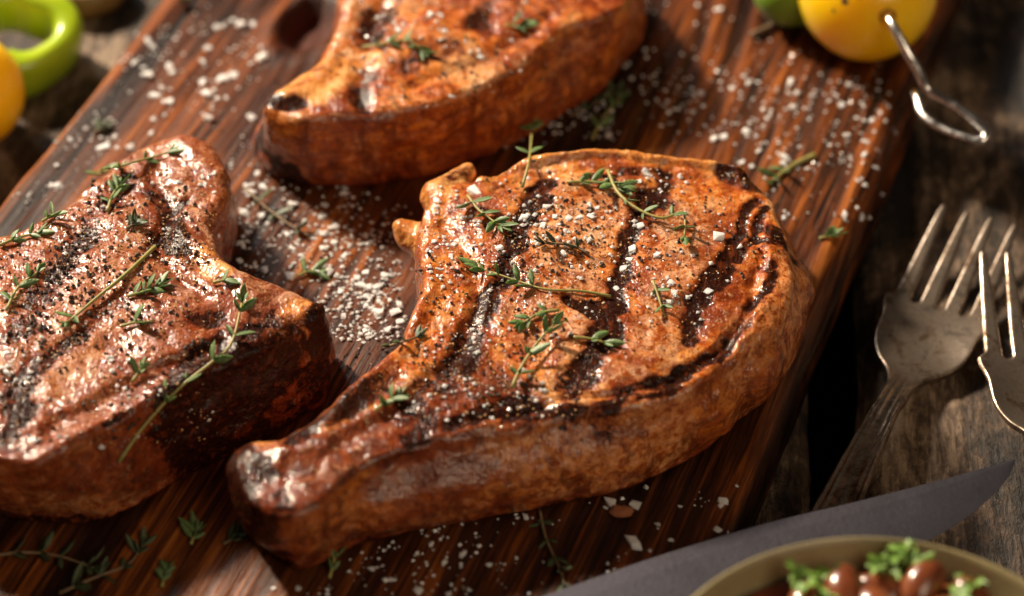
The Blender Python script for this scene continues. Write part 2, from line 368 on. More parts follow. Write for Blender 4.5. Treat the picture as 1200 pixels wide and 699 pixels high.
# ------------------------------------------------------------------ table: planks with gaps
PL_DIR = math.radians(94.5 - 90.0)             # planks run away from the camera, turned a little
def make_plank(x0, x1, name, seed, parent, ztop=0.0):
    L0, L1 = -0.30, 0.50; nx = max(8, int((x1 - x0) / 0.0012)); ny = 150
    xs = np.linspace(x0, x1, nx); ys = np.linspace(L0, L1, ny); X, Y = np.meshgrid(xs, ys, indexing='ij')
    p = np.stack([X.ravel(), Y.ravel(), np.full(X.size, seed * 0.37)], 1)
    gr = fbm(p, (260, 9, 1), 4, seed); big = fbm(p, (40, 14, 1), 3, seed + 5)
    e = np.minimum(p[:, 0] - x0, x1 - p[:, 0]); wob = 0.0012 * fbm(p, (1, 60, 1), 3, seed + 9)
    z = ztop + 0.0009 * gr + 0.0010 * big - 0.006 * np.exp(-(e / 0.003)) * (1 + 0.6 * big)
    top = np.stack([p[:, 0] + np.where(e < 0.002, wob, 0), p[:, 1], z], 1)
    idx = np.arange(nx * ny).reshape(nx, ny); f = []
    a = idx[:-1, :-1].ravel(); b = idx[1:, :-1].ravel(); c = idx[1:, 1:].ravel(); d = idx[:-1, 1:].ravel()
    f = np.stack([a, b, c, d], 1).tolist(); v = top.tolist()
    for row, flip in ((idx[0, :], 1), (idx[-1, :], 0)):
        n0 = len(v); v += [[v[i][0], v[i][1], ztop - 0.028] for i in row]
        for k in range(ny - 1):
            q = [row[k], n0 + k, n0 + k + 1, row[k + 1]]; f.append(q[::-1] if not flip else q)
    g = np.zeros((len(v), 4), np.float32); g[:, 3] = 1; g[:len(top), 0] = 0.5 + 0.5 * gr; g[len(top):, 0] = 0.35
    me = mesh_np(name, v, f, True, None, {'grain': g})
    o = link(name, me, M['table'], parent); o.rotation_euler = (0, 0, -PL_DIR); return o
table = bpy.data.objects.new('table', None); COL.objects.link(table); tag(table, kind='structure')
# plank frame: x measured at y=0 along the turned axis
def plank_x(px, py):
    p = P(px, py, 0); return p[0] * math.cos(-PL_DIR) + p[1] * math.sin(-PL_DIR)
GX1 = plank_x(1004, 430); GX0 = plank_x(951, 560)
make_plank(GX1, GX1 + 0.12, 'plank', 3, table, 0.0)
make_plank(GX0 - 0.15, GX0, 'plank', 4, table, -0.001)
make_plank(GX0 - 0.315, GX0 - 0.156, 'plank', 6, table, 0.0)
make_plank(GX1 + 0.125, GX1 + 0.27, 'plank', 8, table, 0.0)
me = mesh_np('dark_gap_sheet', [(-0.6, -0.5, -0.06), (0.6, -0.5, -0.06), (0.6, 0.7, -0.06), (-0.6, 0.7, -0.06)], [[0, 1, 2, 3]], False)  # dark sheet added below the planks to keep the gap black
link('dark_gap_sheet', me, M['handle'], table)

# ------------------------------------------------------------------ cutting board
BA = math.radians(70.0); BU = np.array([math.cos(BA), math.sin(BA)]); BV = np.array([math.sin(BA), -math.cos(BA)])
V0, V1 = -0.1417, 0.0756; U0, U1 = -0.24, 0.34
def make_board():
    nu, nv = 190, 400
    us = np.linspace(U0, U1, nu); vs = np.linspace(V0, V1, nv); U, V = np.meshgrid(us, vs, indexing='ij')
    u = U.ravel(); v = V.ravel(); p = np.stack([u, v, np.zeros_like(u)], 1)
    warp = 0.010 * fbm(p, (5, 9, 1), 2, 40) + 0.0022 * fbm(p, (28, 45, 1), 3, 44); w = np.stack([u, v + warp, p[:, 2]], 1)
    kc = P(362, 26, ZB); ku, kv = kc[:2] @ BU, kc[:2] @ BV
    kd = np.sqrt(((u - ku) / 0.0135) ** 2 + ((v - kv) / 0.0080) ** 2)      # a hollow knot
    w[:, 1] += 0.006 * np.exp(-kd ** 2 * 0.5) * np.sign(v - kv)
    gr = fbm(w, (7, 260, 1), 4, 41, 0.6); gr2 = fbm(w, (3.2, 75, 1), 3, 51); big = fbm(p, (9, 22, 1), 3, 61)
    g = np.clip(0.5 + 0.55 * gr + 0.45 * gr2, 0, 1)
    z = 0.0015 * (g - 0.5) + 0.0006 * big
    z -= 0.0062 * np.exp(-np.maximum(kd - 0.45, 0) ** 2 * 5) - 0.0009 * np.exp(-(kd - 1.15) ** 2 * 10)
    for eline, sgn in ((V0, 1), (V1, -1)):
        e = (v - eline) * sgn + 0.0015 * fbm(p, (25, 1, 1), 4, 71)
        z -= 0.0045 * np.exp(-np.maximum(e, 0) / 0.0016)
    kn = np.exp(-np.maximum(kd - 0.6, 0) ** 2 * 6)
    wxy = u[:, None] * BU + v[:, None] * BV; stain_shade = np.zeros_like(u)      # grease around the chops, with shade painted in
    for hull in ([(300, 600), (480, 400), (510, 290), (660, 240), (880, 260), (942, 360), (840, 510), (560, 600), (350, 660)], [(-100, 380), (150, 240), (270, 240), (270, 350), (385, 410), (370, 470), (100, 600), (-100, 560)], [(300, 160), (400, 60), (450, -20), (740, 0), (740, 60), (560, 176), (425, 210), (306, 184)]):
        d = sd_poly(wxy, XY(hull, ZB)); stain_shade = np.maximum(stain_shade, sstep(0.020, -0.002, d + 0.011 * fbm(p, (45, 60, 1), 4, 91)))
    stain_shade = np.maximum(stain_shade, 0.25 * sstep(0.02, -0.06, (wxy[:, 1] + 0.055) + 0.03 * fbm(p, (30, 50, 1), 3, 93)))  # front of the board darkened in colour to stand for shade
    big = stain_shade
    top = np.stack([u, v, z], 1); N = nu * nv; idx = np.arange(N).reshape(nu, nv)
    a = idx[:-1, :-1].ravel(); b = idx[1:, :-1].ravel(); c = idx[1:, 1:].ravel(); d = idx[:-1, 1:].ravel()
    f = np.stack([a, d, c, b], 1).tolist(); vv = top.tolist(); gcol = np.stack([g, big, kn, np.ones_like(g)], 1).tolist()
    loops = [(idx[:, -1], 1, (0, 1)), (idx[:, 0], 0, (0, -1)), (idx[0, :], 1, (-1, 0)), (idx[-1, :], 0, (1, 0))]
    NS = 9
    for row, flip, out in loops:
        rows = [list(row)]
        for k in range(1, NS + 1):
            t = k / NS; n0 = len(vv); pr = np.array([vv[i] for i in row])
            q = np.stack([pr[:, 0], pr[:, 1], np.full(len(row), -t * (ZB - 0.0015))], 1)
            q[:, 2] += pr[:, 2] * (1 - t)
            off = 0.0013 * fbm(q, (9, 30, 260), 4, 81) + 0.0010 * fbm(q, (40, 40, 90), 3, 82)
            q[:, 0] += out[0] * off; q[:, 1] += out[1] * off
            if k == NS: q[:, 2] = -ZB + 0.0016
            vv += q.tolist(); gv = np.clip(0.42 + 0.6 * fbm(q, (7, 30, 300), 4, 83), 0, 1)
            gcol += np.stack([gv * 0.55, 0 * gv, 0 * gv, 0 * gv + 1], 1).tolist()
            rows.append(list(range(n0, n0 + len(row))))
        for k in range(NS):
            for i in range(len(row) - 1):
                q = [rows[k][i], rows[k + 1][i], rows[k + 1][i + 1], rows[k][i + 1]]
                f.append(q[::-1] if flip else q)
    nb = len(vv); vv += [[U0, V0, -ZB + 0.0016], [U1, V0, -ZB + 0.0016], [U1, V1, -ZB + 0.0016], [U0, V1, -ZB + 0.0016]]; f.append([nb, nb + 1, nb + 2, nb + 3]); gcol += [[0.3, 0, 0, 1]] * 4
    vv = np.array(vv); vv[:, 1] *= -1        # local y points left of the grain so the frame is right-handed
    f = [x[::-1] for x in f]
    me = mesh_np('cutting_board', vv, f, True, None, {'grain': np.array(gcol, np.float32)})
    bm = bmesh.new(); bm.from_mesh(me); bmesh.ops.recalc_face_normals(bm, faces=bm.faces); bm.to_mesh(me); bm.free()
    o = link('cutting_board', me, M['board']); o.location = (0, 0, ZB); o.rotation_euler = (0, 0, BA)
    tag(o, 'dark reddish brown wooden cutting board, heavily grained, under the three chops', 'cutting board'); return o
board = make_board()

# ------------------------------------------------------------------ pork chops
def chop(name, label, spec):
    T = spec['T']; ZT = ZB + T; vox = spec.get('vox', 0.0005)
    top = smooth_closed(XY(spec['top'], ZT)); bot = smooth_closed(XY(spec['bot'], ZB + 0.004)) if spec.get('bot') else top
    allp = np.vstack([top, bot]); lo = allp.min(0) - 0.009; hi = allp.max(0) + 0.009
    nx, ny = (np.ceil((hi - lo) / vox)).astype(int); z0, z1 = ZB - 0.003, ZT + 0.012; nz = int((z1 - z0) / vox)
    gx = lo[0] + np.arange(nx) * vox; gy = lo[1] + np.arange(ny) * vox; gz = z0 + np.arange(nz) * vox
    Q = np.stack(np.meshgrid(gx, gy, indexing='ij'), -1).reshape(-1, 2); Q3 = np.concatenate([Q, np.zeros((len(Q), 1))], 1)
    Qw = Q + 0.0013 * np.stack([fbm(Q3, 90, 3, 3), fbm(Q3, 90, 3, 4)], 1)
    dt = sd_poly(Qw, top).reshape(nx, ny); db = sd_poly(Qw, bot).reshape(nx, ny)
    inside = np.clip(-dt, 0, None)
    zt = ZT + spec['dome'] * (sstep(0, 0.03, inside) - 0.55) + 0.0014 * fbm(Q3, 42, 3, spec['seed']).reshape(nx, ny)
    for pts, ws, amp in spec.get('relief', []):            # ridges (+) and grooves (-) of the upper face
        k = np.clip(stroke(Qw, smooth_open(XY(pts, ZT), 4), np.interp(np.linspace(0, 1, (len(pts) - 1) * 4 + 1), np.linspace(0, 1, len(ws)), ws)), 0, 1).reshape(nx, ny)
        zt = zt + amp * (k * k * (3 - 2 * k))
    s = np.clip((gz - ZB) / T, 0, 1); R = spec.get('R', 0.005)
    vol = np.empty((nx, ny, nz), np.float32)
    for k in range(nz):
        b = sstep(0.05, 1.0, s[k]); d2 = db * (1 - b) + dt * b - spec.get('bulge', 0.0015) * math.sin(math.pi * s[k])
        dz = np.maximum(gz[k] - zt, (ZB + 0.0002) - gz[k]); Rl = R if gz[k] > ZB + T * 0.5 else R * 0.8
        a_, b_ = d2 + Rl, dz + Rl
        vol[:, :, k] = np.minimum(np.maximum(a_, b_), 0) + np.sqrt(np.maximum(a_, 0) ** 2 + np.maximum(b_, 0) ** 2) - Rl
    for (p0, p1, r0, r1, kk) in spec.get('lobes', []):     # rounded fat along the rim
        a = np.array(P(*p0[:2], ZB + p0[2])); bb = np.array(P(*p1[:2], ZB + p1[2])); e = bb - a
        X3, Y3, Z3 = gx[:, None, None] - a[0], gy[None, :, None] - a[1], gz[None, None, :] - a[2]
        t = np.clip((X3 * e[0] + Y3 * e[1] + Z3 * e[2]) / (e @ e), 0, 1)
        d = np.sqrt((X3 - t * e[0]) ** 2 + (Y3 - t * e[1]) ** 2 + (Z3 - t * e[2]) ** 2) - (r0 + (r1 - r0) * t)
        vol = smin(vol, d.astype(np.float32), kk)
    for (p0, p1, r0, r1, kk) in spec.get('knobs', []):     # rounded stubs of bone or fat growing out of the skin
        a = np.array(P(*p0[:2], ZB + p0[2])); bb = np.array(P(*p1[:2], ZB + p1[2])); e = bb - a
        X3, Y3, Z3 = gx[:, None, None] - a[0], gy[None, :, None] - a[1], gz[None, None, :] - a[2]
        t = np.clip((X3 * e[0] + Y3 * e[1] + Z3 * e[2]) / (e @ e), 0, 1)
        d = np.sqrt((X3 - t * e[0]) ** 2 + (Y3 - t * e[1]) ** 2 + (Z3 - t * e[2]) ** 2) - (r0 + (r1 - r0) * t)
        vol = smin(vol, d.astype(np.float32), kk)
    v, f = sdf_mesh(vol, np.array([lo[0], lo[1], z0]), vox)
    vn = vert_normals(v, f)
    if vn[np.argmax(v[:, 2]), 2] < 0: f = f[:, ::-1]; vn = -vn
    sd_ = 1 - np.clip(vn[:, 2], 0, 1)
    rid = 1 - 2 * np.abs(fbm(v, (60, 60, 95), 3, spec['seed'] + 4))
    disp = 0.00036 * fbm(v, 130, 3, spec['seed'] + 2) + 0.00030 * fbm(v, 420, 3, spec['seed'] + 3) + 0.0007 * sd_ * (rid - 0.5) + 0.0016 * sd_ * fbm(v, (40, 40, 20), 2, spec['seed'] + 6)
    low = sstep(ZB, ZB + 0.003, v[:, 2]); v = v + vn * (disp * low)[:, None]
    v[:, 2] = np.maximum(v[:, 2], ZB + 0.0003)
    # masks
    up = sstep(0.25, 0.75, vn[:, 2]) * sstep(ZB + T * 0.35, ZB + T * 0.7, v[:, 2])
    q = v[:, :2] + 0.0042 * np.stack([fbm(v, 95, 4, 21, 0.62), fbm(v, 95, 4, 22, 0.62)], 1)
    def paint(items, default_soft=0.5, wide=1.0):
        m = np.zeros(len(v))
        for it in items:
            pts, ws, amp = it[:3]; zref = it[3] if len(it) > 3 else ZT; onside = len(it) > 4
            pw = XY(pts, zref); n = len(pts)
            if len(pts) > 2: pw = smooth_open(pw, 4); n = (len(pts) - 1) * 4 + 1
            w = np.interp(np.linspace(0, 1, n), np.linspace(0, 1, len(ws)), ws)
            k = stroke(q, pw, w * wide); k = sstep(0, default_soft, k) * amp
            m = np.maximum(m, k if onside else k * np.maximum(up, 0.25))
        return m
    def polymask(polys, soft=0.0015, zr=None):
        m = np.zeros(len(v))
        for poly in polys: m = np.maximum(m, sstep(soft, -soft, sd_poly(q, smooth_closed(XY(poly, ZT if zr is None else zr), 3))))
        return m
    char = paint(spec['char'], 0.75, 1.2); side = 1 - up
    char = np.clip(char * (1.0 + 0.8 * fbm(v, 110, 3, 35)), 0, 1)
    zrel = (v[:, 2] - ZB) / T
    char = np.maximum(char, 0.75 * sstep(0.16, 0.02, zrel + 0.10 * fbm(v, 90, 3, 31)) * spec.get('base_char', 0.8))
    fat = np.maximum(polymask(spec.get('fat', []), 0.0015, ZB + 0.014), side * spec.get('side_fat', 0.55) * sstep(0.15, 0.40, fbm(v, (50, 50, 90), 3, 33)))
    bone = np.maximum(paint(spec.get('bone', []), 0.35), polymask(spec.get('bone_poly', []), 0.0012))
    for (p0, p1, r0, r1, kk) in spec.get('knobs', []):
        a = np.array(P(*p0[:2], ZB + p0[2])); bb = np.array(P(*p1[:2], ZB + p1[2])); e = bb - a
        t = np.clip(((v - a) @ e) / (e @ e), 0, 1); d = np.linalg.norm(v - a - t[:, None] * e, axis=1) - (r0 + (r1 - r0) * t)
        bone = np.maximum(bone, sstep(0.0012, 0.0002, d))
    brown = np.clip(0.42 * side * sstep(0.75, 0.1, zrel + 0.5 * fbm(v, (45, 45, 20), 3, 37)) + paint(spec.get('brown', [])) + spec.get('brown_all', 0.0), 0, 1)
    pale = paint(spec.get('pale', []), 0.8)
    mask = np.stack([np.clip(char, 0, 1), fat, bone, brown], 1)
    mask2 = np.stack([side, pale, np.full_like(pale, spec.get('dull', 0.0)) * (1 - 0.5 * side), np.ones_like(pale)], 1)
    lab = np.zeros(len(v), int); lab[(fat > 0.55) & (side > 0.4)] = 1; lab[bone > 0.5] = 2
    v = v - vn * (0.0006 * np.clip(char, 0, 1) * up)[:, None]
    # majority clean-up of the part borders so that parts stay in a few large pieces
    one = np.zeros((len(v), 3)); one[np.arange(len(v)), lab] = 1
    for _ in range(14):
        acc = one.copy()
        for k in range(4):
            for j in (1, 3): np.add.at(acc, f[:, k], one[f[:, (k + j) % 4]])
        one = acc / acc.sum(1, keepdims=True)
    lab = one.argmax(1)
    for k in (1, 2):                                   # crumbs of a part go back to the meat
        fl = np.sort(lab[f], axis=1)[:, 1]
        for cf in components(f[fl == k], len(v)):
            if len(cf) < 500: lab[np.unique(cf)] = 0
    vn = vert_normals(v, f)
    c = v[:, :2].mean(0); base = np.array([c[0], c[1], ZB])
    root = empty(name, base, label, 'pork chop', 'grilled pork chops on the board')
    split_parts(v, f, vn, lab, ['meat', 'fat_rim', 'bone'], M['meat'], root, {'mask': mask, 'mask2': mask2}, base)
    keep = v[:, 2] > ZB + 0.003
    BV_LIST.append(BVHTree.FromPolygons(v.tolist(), f.tolist()))
    return root
BV_LIST = []
bt = board.data; bw = board.matrix_world if False else Matrix.Translation((0, 0, ZB)) @ Matrix.Rotation(BA, 4, 'Z')
BOARD_BVH = BVHTree.FromPolygons([bw @ vv.co for vv in bt.vertices], [list(p.vertices) for p in bt.polygons])

mm = 0.001
chop('pork_chop', 'thick bone-in grilled chop in the centre with dark crosswise grill marks and a rib handle', dict(
    T=0.0255, seed=100, dome=0.0012, R=0.0022, bulge=0.0010,
    top=[(284, 545), (325, 512), (372, 484), (425, 440), (462, 402), (490, 352), (492, 305), (494, 262), (512, 226), (545, 210), (580, 204), (612, 186), (660, 175), (760, 180), (845, 188), (882, 208), (905, 238), (924, 275), (930, 320), (914, 372), (870, 412), (815, 444), (740, 468), (650, 484), (560, 502), (480, 524), (420, 552), (372, 588), (330, 596), (298, 582)],
    bot=[(290, 612), (330, 580), (372, 553), (425, 510), (462, 472), (490, 425), (492, 375), (494, 330), (512, 290), (545, 275), (580, 268), (612, 252), (660, 240), (760, 245), (845, 250), (890, 262), (920, 290), (938, 330), (942, 362), (932, 412), (895, 460), (835, 512), (745, 558), (650, 584), (560, 598), (475, 614), (420, 632), (378, 652), (346, 658), (315, 640)],
    relief=[([(565, 207), (612, 187), (700, 178), (800, 184), (870, 198)], [2.4 * mm, 2.6 * mm, 2.4 * mm], 1.9 * mm), ([(580, 222), (622, 204), (700, 197), (800, 202), (860, 212)], [2.4 * mm, 2.4 * mm], -0.8 * mm),
            ([(895, 300), (870, 372), (815, 425), (740, 452), (640, 470), (540, 490)], [2.2 * mm, 2.0 * mm], -1.0 * mm),
            ([(905, 270), (900, 340), (868, 395)], [4 * mm, 5 * mm], 1.2 * mm),
            ([(500, 300), (492, 360), (450, 425), (380, 495)], [4 * mm, 5 * mm], 1.0 * mm),
            ([(520, 260), (560, 330), (540, 400), (480, 470), (400, 520)], [3 * mm, 4 * mm], -1.1 * mm),
            ([(330, 530), (380, 520)], [5 * mm, 5 * mm], 1.2 * mm)],
    lobes=[((904, 342, 12 * mm), (862, 432, 12 * mm), 10.5 * mm, 10.5 * mm, 2.0 * mm), ((820, 466, 11 * mm), (650, 524, 11 * mm), 10.5 * mm, 10 * mm, 2.5 * mm), ((600, 538, 10 * mm), (430, 580, 10.5 * mm), 10.0 * mm, 9.5 * mm, 3 * mm)],
    knobs=[((468, 266, 16 * mm), (480, 276, 14 * mm), 1.6 * mm, 3.2 * mm, 2 * mm), ((480, 276, 14 * mm), (512, 292, 13 * mm), 3.2 * mm, 6.0 * mm, 3 * mm), ((548, 202, 22.5 * mm), (514, 230, 21 * mm), 2.4 * mm, 4.4 * mm, 3 * mm),
           ((300, 548, 19 * mm), (325, 600, 12 * mm), 5.5 * mm, 7 * mm, 6 * mm)],
    char=[([(784, 198), (764, 232), (748, 270)], [4.6 * mm, 5.2 * mm, 3.4 * mm], 1.0), ([(744, 276), (731, 316), (716, 350)], [2.4 * mm, 3.2 * mm, 2.6 * mm], 0.9), ([(716, 350), (700, 398), (672, 442)], [3.4 * mm, 4.8 * mm, 5.4 * mm], 1.0),
          ([(664, 352), (690, 362), (712, 372)], [2.2 * mm, 3.4 * mm, 2.6 * mm], 0.9),
          ([(884, 232), (866, 266), (850, 302)], [2.0 * mm, 2.0 * mm, 2.6 * mm], 1.0), ([(899, 242), (884, 274), (866, 300)], [1.5 * mm, 1.8 * mm, 2.0 * mm], 1.0), ([(880, 282), (918, 288)], [2.0 * mm, 2.2 * mm], 1.0),
          ([(852, 300), (832, 338), (818, 372), (812, 398)], [3.2 * mm, 4.2 * mm, 4.0 * mm, 2.6 * mm], 1.0),
          ([(646, 206), (622, 240), (604, 290)], [3.0 * mm, 5.6 * mm, 4.2 * mm], 0.95), ([(602, 296), (592, 324), (574, 352)], [2.4 * mm, 3.0 * mm, 3.4 * mm], 0.85), ([(572, 350), (552, 392), (538, 424)], [3.6 * mm, 4.6 * mm, 4.0 * mm], 0.95),
          ([(700, 204), (740, 196), (790, 196)], [1.6 * mm, 2.2 * mm, 2.0 * mm], 0.6),
          ([(545, 425), (505, 465), (478, 510)], [8 * mm, 9 * mm, 7 * mm], 0.9), ([(452, 446), (395, 482)], [6 * mm, 6 * mm], 0.85),
          ([(620, 470), (560, 485), (500, 505)], [4 * mm, 3 * mm], 0.8), ([(860, 195), (888, 210)], [4 * mm, 5 * mm], 1.0),
          ([(905, 268), (925, 290)], [3 * mm, 3 * mm], 0.9), ([(870, 382), (842, 412), (830, 420)], [3 * mm, 2.6 * mm], 1.0), ([(792, 452), (770, 466), (700, 476)], [1.8 * mm, 1.4 * mm], 0.9),
          ([(660, 482), (600, 492)], [1.6 * mm, 1.6 * mm], 0.8), ([(365, 500), (352, 516)], [5 * mm, 4 * mm], 0.95), ([(284, 548), (296, 580), (318, 598)], [6 * mm, 6 * mm, 4 * mm], 0.85, ZB + 0.0255, 1),
          ([(276, 560), (288, 606), (318, 640)], [7 * mm, 8 * mm, 8 * mm], 0.85, ZB + 0.009, 1), ([(905, 320), (880, 385), (842, 424), (780, 462), (700, 480), (600, 494), (500, 512)], [2.0 * mm, 2.8 * mm, 2.4 * mm], 1.0, ZB + 0.022, 1), ([(840, 470), (720, 520), (560, 560), (440, 590)], [4 * mm, 5 * mm, 5 * mm], 0.32, ZB + 0.012, 1), ([(530, 205), (548, 196)], [4 * mm, 3 * mm], 0.6)],
    brown=[([(580, 475), (450, 520), (330, 560)], [15 * mm, 15 * mm, 14 * mm], 0.75), ([(560, 210), (600, 330), (520, 420)], [8 * mm, 8 * mm], 0.25)],
    pale=[([(700, 230), (660, 320), (650, 400)], [14 * mm, 12 * mm], 0.9), ([(800, 240), (790, 330), (760, 400)], [10 * mm, 9 * mm], 0.8), ([(700, 440), (760, 440)], [5 * mm, 4 * mm], 0.8)],
    fat=[[(922, 306), (944, 340), (938, 400), (905, 432), (852, 470), (828, 462), (848, 424), (884, 396), (908, 352)], [(560, 520), (700, 508), (800, 486), (790, 512), (700, 545), (580, 560)]],
    bone=[([(570, 205), (612, 185), (700, 175), (800, 181), (868, 195)], [2.8 * mm, 3.0 * mm, 2.6 * mm], 1.0, ZB + 0.0255, 1)],
    bone_poly=[[(378, 492), (402, 462), (440, 436), (462, 440), (436, 474), (398, 500)]],
))
chop('pork_chop', 'thickly peppered grilled chop at the left edge with a narrow rounded far knob', dict(
    T=0.0265, seed=200, dull=1.0, dome=0.0010, R=0.0024, bulge=0.0008,
    top=[(-130, 330), (-40, 285), (20, 262), (70, 240), (112, 205), (155, 172), (210, 155), (246, 166), (264, 192), (262, 225), (248, 258), (252, 290), (282, 316), (330, 332), (366, 346), (376, 350), (376, 358), (366, 366), (338, 380), (300, 402), (235, 438), (150, 482), (80, 520), (48, 540), (34, 543), (20, 540), (-30, 528), (-120, 500), (-170, 420)],
    bot=[(-130, 395), (-40, 355), (20, 335), (70, 312), (112, 278), (155, 245), (210, 225), (252, 228), (276, 245), (276, 285), (262, 320), (270, 350), (300, 378), (345, 392), (378, 400), (386, 408), (387, 440), (380, 462), (366, 474), (310, 502), (245, 536), (160, 580), (108, 602), (66, 602), (-30, 590), (-120, 560), (-170, 480)],
    relief=[([(200, 260), (240, 300), (300, 345)], [4 * mm, 4 * mm], 1.2 * mm), ([(180, 200), (200, 240), (190, 300), (240, 350)], [4 * mm, 3.5 * mm], -1.4 * mm),
            ([(60, 500), (150, 452), (260, 400)], [3.5 * mm, 3.5 * mm], -1.1 * mm), ([(40, 535), (150, 480), (240, 435)], [3.5 * mm, 3 * mm], 0.8 * mm),
            ([(215, 165), (255, 200)], [7 * mm, 6 * mm], 1.2 * mm)],
    knobs=[((330, 440, 8 * mm), (325, 455, 5 * mm), 3.2 * mm, 3 * mm, 2 * mm)],
    char=[([(150, 215), (110, 262), (60, 330), (10, 400)], [4.5 * mm, 5 * mm, 4.5 * mm], 0.65), ([(205, 262), (212, 290)], [4 * mm, 4 * mm], 1.0), ([(215, 238), (190, 255)], [2.5 * mm, 2.5 * mm], 0.7),
          ([(190, 330), (130, 365), (60, 420), (0, 470)], [3.5 * mm, 4 * mm, 4.5 * mm], 0.6), ([(20, 480), (0, 510)], [6 * mm, 7 * mm], 0.75), ([(230, 375), (255, 372)], [3 * mm, 3 * mm], 0.6),
          ([(120, 495), (155, 478)], [2.2 * mm, 2 * mm], 0.9), ([(225, 520), (285, 470), (318, 440)], [11 * mm, 12 * mm, 9 * mm], 0.95, ZB + 0.011, 1), ([(385, 420), (352, 470)], [5 * mm, 5 * mm], 0.7, ZB + 0.008, 1), ([(160, 200), (190, 240), (180, 300)], [4 * mm, 4 * mm], 0.55)],
    brown=[([(300, 470), (60, 580)], [16 * mm, 14 * mm], 0.5, ZB + 0.012, 1), ([(250, 350), (150, 440), (40, 520)], [8 * mm, 9 * mm], 0.35), ([(140, 200), (60, 300)], [14 * mm, 16 * mm], 0.25), ([(230, 165), (262, 210)], [8 * mm, 7 * mm], 0.3)],
    pale=[([(200, 180), (230, 280), (260, 320), (350, 352)], [6 * mm, 5 * mm, 5 * mm], 0.8), ([(120, 300), (60, 380), (-20, 440)], [9 * mm, 10 * mm], 0.7), ([(180, 440), (90, 490)], [6 * mm, 6 * mm], 0.7), ([(250, 330), (200, 380)], [6 * mm, 7 * mm], 0.8)],
    bone_poly=[[(300, 385), (330, 352), (366, 355), (362, 372), (330, 382)], [(228, 300), (250, 296), (272, 318), (252, 334)]], side_fat=0.6, base_char=1.0,
))
chop('pork_chop', 'grilled chop behind the others, cut off by the top edge, with pointed bone tip', dict(
    T=0.026, seed=300, dome=0.0012, R=0.0024, bulge=0.0010, vox=0.0007,
    top=[(312, 112), (345, 88), (380, 62), (396, 20), (405, -30), (450, -80), (560, -110), (680, -90), (730, -40), (738, 0), (705, 18), (655, 40), (605, 76), (550, 105), (480, 126), (410, 134), (350, 136), (318, 128)],
    bot=[(300, 160), (335, 130), (372, 118), (396, 80), (405, 30), (450, -20), (560, -50), (690, -40), (748, -10), (756, 20), (738, 62), (690, 108), (620, 148), (560, 176), (500, 196), (425, 210), (350, 202), (306, 184)],
    relief=[([(320, 118), (360, 100), (395, 60), (405, 0)], [5 * mm, 5 * mm], 1.2 * mm), ([(420, 120), (430, 60), (450, 0)], [4 * mm, 4 * mm], -1.2 * mm), ([(640, 20), (560, 70), (480, 100)], [4 * mm, 4 * mm], -1.0 * mm)],
    char=[([(304, 118), (330, 138), (345, 138)], [3 * mm, 4 * mm], 1.0, ZB + 0.022, 1), ([(445, 10), (430, 40)], [5 * mm, 5 * mm], 1.0), ([(430, 90), (425, 125)], [5 * mm, 4 * mm], 0.7), ([(520, 60), (480, 80)], [6 * mm, 5 * mm], 0.7), ([(560, 30), (580, 0)], [5 * mm, 5 * mm], 0.6)],
    brown=[([(400, 150), (300, 170)], [20 * mm, 18 * mm], 0.2)],
    pale=[([(400, 60), (415, 0)], [6 * mm, 6 * mm], 0.9), ([(560, 100), (640, 60)], [6 * mm, 6 * mm], 0.6)],
    bone_poly=[[(318, 114), (350, 86), (395, 64), (408, 80), (396, 110), (360, 128)]],
))

# ------------------------------------------------------------------ resting things on surfaces
def drop(x, y, start=0.12):
    best = None
    for b in BV_LIST + [BOARD_BVH]:
        h = b.ray_cast(Vector((x, y, start)), Vector((0, 0, -1)))
        if h[0] is not None and (best is None or h[0].z > best[0].z): best = (h[0], h[1])
    if best is None: return Vector((x, y, 0)), Vector((0, 0, 1))
    n = best[1] if best[1].z > 0 else -best[1]
    return best[0], n
def seen(px, py):
    """the surface point the photograph shows at a pixel"""
    o = Vector(CAM); d = Vector(FW + np.array([1.0, 0, 0]) * (px - 600) / FPX - UP * (py - 349.5) / FPX).normalized(); best = None
    for k, b in enumerate(BV_LIST + [BOARD_BVH]):
        h = b.ray_cast(o, d)
        if h[0] is not None and (best is None or h[3] < best[2]): best = (h[0], h[1], h[3], k)
    if best is None:
        p = P(px, py, 0); return Vector(p), Vector((0, 0, 1)), 9
    n = best[1] if best[1].z > -0.2 else -best[1]
    return best[0], n, best[3]
# ------------------------------------------------------------------ thyme
def leaf_mesh(name, L, W, curl, mat):
    v = []; f = []; n = 6
    for i in range(n + 1):
        t = i / n; w = W * 0.5 * math.sin(math.pi * min(1, t * 0.94 + 0.05)) ** 0.75; x = L * t; z = curl * L * t * t
        v += [(x, -w, z + 0.28 * w), (x, 0, z), (x, w, z + 0.28 * w), (x, 0, z - 0.22 * W * math.sin(math.pi * t) - 0.00005)]
    for i in range(n):
        a = i * 4; b = a + 4
        f += [[a, a + 1, b + 1, b], [a + 1, a + 2, b + 2, b + 1], [a + 2, a + 3, b + 3, b + 2], [a + 3, a, b, b + 3]]
    me = mesh_np(name, v, f, True); me.materials.append(mat); return me
LEAVES = [leaf_mesh('leaf', 5.4 * mm, 1.8 * mm, 0.12, M['leaf']), leaf_mesh('leaf', 4.4 * mm, 1.65 * mm, -0.10, M['leaf']), leaf_mesh('leaf', 3.4 * mm, 1.35 * mm, 0.2, M['leaf'])]
LEAVES_DRY = [leaf_mesh('leaf', 4.8 * mm, 1.7 * mm, 0.3, M['leaf_dry']), leaf_mesh('leaf', 3.6 * mm, 1.5 * mm, -0.2, M['leaf_dry'])]
